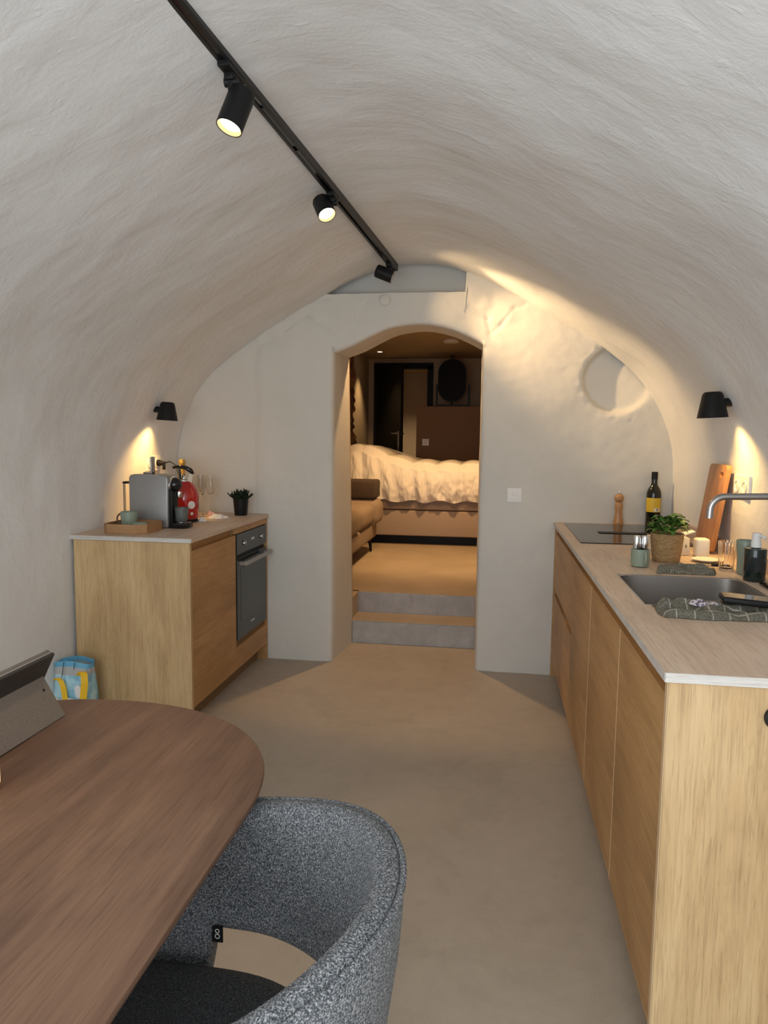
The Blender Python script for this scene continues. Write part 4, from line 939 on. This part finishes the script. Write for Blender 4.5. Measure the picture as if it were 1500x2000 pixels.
link('mark', B().tube([(0.802, 3.0985, WT+0.045), (0.806, 3.0985, WT+0.040), (0.804, 3.0985, WT+0.033)], 0.0018, 6), M['brown_rim'], t)
# cutting board leaning on the right wall
t = thing('cutting_board', 'striped acacia cutting board with a finger hole leaning on the right wall', 'cutting board', (0.95, 3.27, WT))
def rrect(x0, x1, y0, y1, r, n=6):
    o = []
    for (cx_, cy_, a0) in ((x1-r, y0+r, -PI/2), (x1-r, y1-r, 0), (x0+r, y1-r, PI/2), (x0+r, y0+r, PI)):
        for k in range(n+1): a = a0+PI/2*k/n; o.append((cx_+r*math.cos(a), cy_+r*math.sin(a)))
    return o
b = bmesh.new(); W_, L_ = 0.235, 0.372; th = 0.020
out = rrect(0, W_, 0, L_, 0.022); hole = rrect(W_-0.075, W_-0.030, L_-0.055, L_-0.032, 0.0112)
lean = math.atan2(0.052, L_); bx0, by0 = 0.932, 3.385
def bp(p, d_):   # board plane: a runs toward the camera (-y), h up the board, d thickness towards -x
    a, h_ = p; return Vector((bx0 + h_*math.sin(lean) - d_*math.cos(lean), by0 - a, WT + 0.0075 + h_*math.cos(lean) + d_*math.sin(lean)))
for d_, flip in ((0, False), (th, True)):
    vo = [b.verts.new(bp(p, d_)) for p in out]; vh = [b.verts.new(bp(p, d_)) for p in hole]
    eo = [b.edges.new((vo[i], vo[(i+1) % len(vo)])) for i in range(len(vo))]; eh = [b.edges.new((vh[i], vh[(i+1) % len(vh)])) for i in range(len(vh))]
    bmesh.ops.triangle_fill(b, edges=eo+eh, use_beauty=True)
    if d_ == 0: A_, Hh = vo, vh
    else:
        for P_, Q_ in ((A_, vo), (Hh, vh)):
            for i in range(len(P_)): b.faces.new((P_[i], P_[(i+1) % len(P_)], Q_[(i+1) % len(P_)], Q_[i]))
link('board', b, M['board'], t, smooth=30)
gc = (0.872, 2.80, WT)
t = thing('fluted_glass', 'clear fluted drinking glass beside the green tumbler', 'glass', gc)
e = B()
def flt(u, v):
    pr = [(0.024, 0.0005), (0.026, 0.003), (0.0315, 0.105), (0.0295, 0.1055), (0.0235, 0.008), (0.001, 0.007)]
    k = v*5; i = min(int(k), 4); f = k-i; r = pr[i][0]*(1-f)+pr[i+1][0]*f; z = pr[i][1]*(1-f)+pr[i+1][1]*f
    a = u*2*PI; r *= 1+0.02*math.cos(a*16)*(1 if v < 0.42 else 0)
    return Vector((gc[0]+r*math.cos(a), gc[1]+r*math.sin(a), WT+z))
vs = e.grid(96, 26, flt, True); e.bm.faces.new([r_[0] for r_ in vs][::-1])
link('glass_body', e, M['glass'], t, smooth=60)
gc = (0.905, 2.70, WT)
t = thing('tumbler', 'tall sage green tumbler beside the soap dispenser', 'tumbler', gc)
link('tumbler_body', B().lathe([(0.025, 0.0005), (0.027, 0.004), (0.0275, 0.05), (0.032, 0.10), (0.033, 0.122), (0.0318, 0.1235), (0.0300, 0.121), (0.0245, 0.02)], gc, 40), M['green'], t, smooth=50)
gc = (0.895, 2.575, WT)
t = thing('soap_dispenser', 'dark green soap bottle with a white pump behind the sink', 'soap dispenser', gc)
link('bottle_body', B().lathe([(0.033, 0.0005), (0.035, 0.003), (0.035, 0.108), (0.0335, 0.112), (0.016, 0.114), (0.0135, 0.118)], gc, 40), M['dispenser'], t, smooth=40)
link('pump', B().lathe([(0.0165, 0.116), (0.0165, 0.134), (0.015, 0.138), (0.0135, 0.150), (0.0135, 0.162), (0.012, 0.165)], gc, 28).tube([(gc[0], gc[1], WT+0.157), (gc[0]+0.012, gc[1]-0.030, WT+0.156), (gc[0]+0.015, gc[1]-0.038, WT+0.150)], 0.005, 10), M['white_matt'], t, smooth=40)
link('wrap_label', B().lathe([(0.0353, 0.035), (0.0353, 0.085)], gc, 40, cap0=False, cap1=False), M['glass_black'], t, smooth=180)
t = thing('saucer', 'small cream plate lying behind the fluted glass', 'plate', (0.845, 2.955, WT))
link('plate_body', B().lathe([(0.028, 0.0005), (0.034, 0.003), (0.056, 0.010), (0.0555, 0.012), (0.034, 0.006), (0.01, 0.005)], (0.845, 2.955, WT), 36), M['paper'], t, smooth=60)
t = thing('table_knife', 'steel knife lying in front of the cream plate', 'knife', (0.82, 2.855, WT))
link('blade', B().prism([(0.752, 2.848), (0.838, 2.846), (0.838, 2.862), (0.765, 2.860)], WT+0.0006, WT+0.0022, plane='xy'), M['steel'], t)
link('handle', B().box(0.836, 0.915, 2.8465, 2.8595, WT+0.0006, WT+0.010, 0.003), M['black'], t, smooth=40)
t = thing('soap_tray', 'black tray with a scrubber beside the tap on the right worktop', 'tray', (0.925, 2.455, WT))
link('tray_body', B().box(0.885, 0.975, 2.41, 2.50, WT+0.0005, WT+0.010, 0.004), M['gloss_black'], t, smooth=40)

def cloth_heap(name, label, x0, x1, y0, y1, h, mm, seed, skew=0.0):
    e = B(); nu, nv = 90, 40
    def fn(u, v):
        # closed sheet profile folded on itself: v runs from near hem over the top to the far hem
        a = (v-0.5)*2; edge = 1-abs(a)**3.0
        x = x0+(x1-x0)*u + skew*(v-0.5); y = y0+(y1-y0)*v
        n1 = noise.noise(Vector((x*14+seed, y*22, seed))); n2 = noise.noise(Vector((x*40, y*60+seed, 2)))
        ends = min(1, min(u, 1-u)/0.05)
        z = h*(0.62+0.75*n1+0.16*n2)*max(0.0, edge)**0.4*ends**0.5
        fold = 0.0035*math.sin((y-y0)/(y1-y0)*PI*5+n1*5)
        return Vector((x+0.010*noise.noise(Vector((u*3, v*6, seed+5))), y+0.014*noise.noise(Vector((u*6, v*2, seed+9)))*1.3, WT+0.0015+max(0, z+fold*ends*edge)))
    vs = e.grid(nu, nv, fn)
    ret = bmesh.ops.solidify(e.bm, geom=e.bm.faces[:], thickness=0.0008)
    return e, label
e, l_ = cloth_heap('', '', 0.605, 0.805, 2.645, 2.745, 0.030, 'towel2', 3.1, 0.03)
o = link('dish_towel', e, M['towel2'], None, smooth=80); tag(o, 'finely checked grey-green towel bunched at the far edge of the sink', 'towel', 'dish towels at the sink')
e, l_ = cloth_heap('', '', 0.462, 0.90, 1.965, 2.122, 0.030, 'towel', 7.7, 0.0)
t = tag(link('dish_towel', e, M['towel'], None, smooth=80), 'grey-green towel with white window checks folded at the near edge of the sink', 'towel', 'dish towels at the sink')
ph = thing('phone', 'black phone in a thick case lying on the checked towel', 'phone', (0.70, 2.045, 0.955))
RP = Matrix.Rotation(math.radians(-8), 3, 'Z') @ Matrix.Rotation(math.radians(3), 3, 'Y')
link('case', B().box(0.630, 0.775, 2.005, 2.082, 0.953, 0.969, 0.005, 3, RP), M['black'], ph, smooth=40)
link('screen', B().box(0.634, 0.771, 2.009, 2.078, 0.9692, 0.9702, 0.0003, 1, RP, ((0.630+0.775)/2, (2.005+2.082)/2, 0.961)), M['hob'], ph)
crumple('plastic_film', 'crumpled patterned plastic wrapper lying on the checked towel beside the phone', 'wrapper', (0.585, 2.045, 0.943), 0.040, 0.012, 'pattern', 4.0, 0.7)

# ------------------------------------------------------------------ bedroom
bd = thing('bed', 'wide box spring bed with beige upholstered base behind the doorway', 'bed', (-0.55, 8.1, 0.3))
link('plinth', B().box(-1.50, 0.45, 7.42, 8.85, 0.302, 0.398), M['door_black'], bd)
link('box_spring', B().box(-1.56, 0.50, 7.30, 8.95, 0.398, 0.662, 0.012, 3), M['bed_base'], bd, smooth=40)
link('mattress', B().box(-1.56, 0.50, 7.295, 8.95, 0.668, 0.93, 0.03, 4), M['bed_base'], bd, smooth=40)
def duv(u, v):
    x = -1.60+2.15*u
    sc = abs(math.sin(PI*(x+0.06)/0.255+0.5*noise.noise(Vector((x*2, v*2, 2))))); quilt = sc**0.6
    top = 1.135 + 0.20*math.exp(-((x+1.40)/0.26)**2)*(1-0.3*v) + 0.05*math.exp(-((x+1.1)/0.25)**2)
    if v < 0.42:        # drape, hem to shoulder
        s = v/0.42; hem = 0.765+0.020*noise.noise(Vector((x*5, 0, 1)))+0.012*math.sin(x*21)
        zz = hem+(top-0.06-hem)*s
        fold = 0.020*math.sin(x*38+2.5*noise.noise(Vector((x*4, s*2, 6)))+s*2)+0.022*noise.noise(Vector((x*16, s*2.5, 3)))+0.010*noise.noise(Vector((x*45, s*6, 9)))
        return Vector((x, 7.235-0.035*math.sin(PI*s)-0.012*quilt+fold*(1.1-s*0.75), zz))
    s = (v-0.42)/0.58
    a = min(1, s/0.16); ry = 7.235+0.09*math.sin(a*PI/2)*(1 if s < 0.16 else 1) if s < 0.16 else 7.325+(s-0.16)/0.84*1.55
    rz = top-0.06+0.06*(math.sin(a*PI/2))
    b_ = 0.030*quilt*math.sin(PI*min(1, s*1.1))*(1 if s > 0 else 0)*abs(math.sin(PI*s*6))**0.5 + 0.022*quilt*a*(1-s)
    return Vector((x, ry - (0.012*quilt*(1-a)), rz + b_ + 0.008*noise.noise(Vector((x*8, s*8, 4)))))
e = B(); e.grid(300, 110, duv)
link('duvet_', e, M['duvet'], None, smooth=180).name = 'duvet'
tag(bpy.data.objects['duvet'], 'puffy white duvet draped over the bed', 'duvet')
sf = thing('sofa', 'beige fabric sofa on thin black legs along the left bedroom wall', 'sofa', (-1.35, 6.1, 0.3))
link('base', B().box(-1.58, -1.115, 5.30, 6.88, 0.44, 0.60, 0.03, 3), M['sofa'], sf, smooth=40)
link('armrest', B().box(-1.58, -1.045, 6.56, 6.90, 0.575, 0.828, 0.085, 5), M['sofa'], sf, smooth=60)
link('seat_cushion', B().box(-1.56, -1.085, 5.95, 6.60, 0.595, 0.79, 0.07, 5), M['sofa'], sf, smooth=60)
link('seat_cushion', B().box(-1.56, -1.085, 5.30, 5.94, 0.595, 0.79, 0.07, 5), M['sofa'], sf, smooth=60)
link('backrest', B().box(-1.60, -1.44, 5.30, 6.88, 0.60, 1.02, 0.05, 4), M['sofa'], sf, smooth=60)
for y in (5.42, 6.78):
    for x in (-1.52, -1.17):
        link('leg', B().tube([(x, y, 0.445), (x+0.012, y+0.01, 0.302)], [0.020, 0.011], 12), M['black'], sf, smooth=50)
t = thing('folded_throw', 'dark brown folded throw lying on the sofa armrest', 'throw', (-1.25, 6.73, 0.83))
link('folded_cloth', B().box(-1.42, -1.085, 6.58, 6.88, 0.830, 1.005, 0.025, 3), M['sofa_dark'], t, smooth=60)
# oval mirror on the partition
t = thing('oval_mirror', 'dark oval mirror in a black frame standing on the brown partition', 'mirror', (-0.535, 9.10, 1.815))
def stad(cx_, cz_, w_, h_, n=28):
    o = []
    for k in range(n): a = PI*k/(n-1); o.append((cx_+w_*math.cos(a), cz_+(h_-w_)+w_*math.sin(a)))
    for k in range(n): a = PI+PI*k/(n-1); o.append((cx_+w_*math.cos(a), cz_-(h_-w_)+w_*math.sin(a)))
    return o
link('mirror_frame', B().prism(stad(-0.535, 2.135, 0.178, 0.268), 9.06, 9.085, 0.004, 2, 'xz'), M['black'], t, smooth=40)
link('mirror_glass', B().prism(stad(-0.535, 2.135, 0.168, 0.258), 9.0575, 9.0595, plane='xz'), M['amber'], t)
link('stand', B().box(-0.735, -0.715, 9.09, 9.11, 1.816, 2.09).box(-0.335, -0.310, 9.09, 9.11, 1.816, 2.09).box(-0.715, -0.335, 9.09, 9.11, 1.816, 1.838), M['black'], t)
link('pivot', B().tube([(-0.535, 9.095, 1.83), (-0.535, 9.095, 2.44)], 0.010, 10).tube([(-0.57, 9.095, 2.44), (-0.50, 9.095, 2.44)], 0.008, 8), M['black'], t, smooth=50)
t = thing('ceiling_light', 'flat round light fitting on the bedroom ceiling, switched off', 'ceiling light', (-0.50, 8.1, 2.50))
link('housing', B().lathe([(0.085, 0), (0.085, 0.022), (0.078, 0.028)], (-0.50, 8.1, 2.499), 32, (0, 0, -1)), M['white'], t, smooth=40)
def down(label, c, zc=2.5):
    t = thing('downlight', label, 'downlight', (c[0], c[1], zc), 'round spots recessed in the bedroom ceiling')
    link('trim_ring', B().lathe([(0.042, -0.004), (0.042, 0.003), (0.033, 0.004), (0.030, -0.003)], (c[0], c[1], zc), 28, (0, 0, -1)), M['white'], t, smooth=40)
    link('lens', B().lathe([(0.030, 0), (0.001, 0.0005)], (c[0], c[1], zc-0.001), 28, (0, 0, -1)), M['lens'], t)
down('glowing ceiling spot just inside the arched doorway', (-0.60, 5.03)); down('glowing ceiling spot between the doorway and the bed', (-0.35, 6.15)); down('glowing ceiling spot above the black door leaf', (-1.46, 9.1))
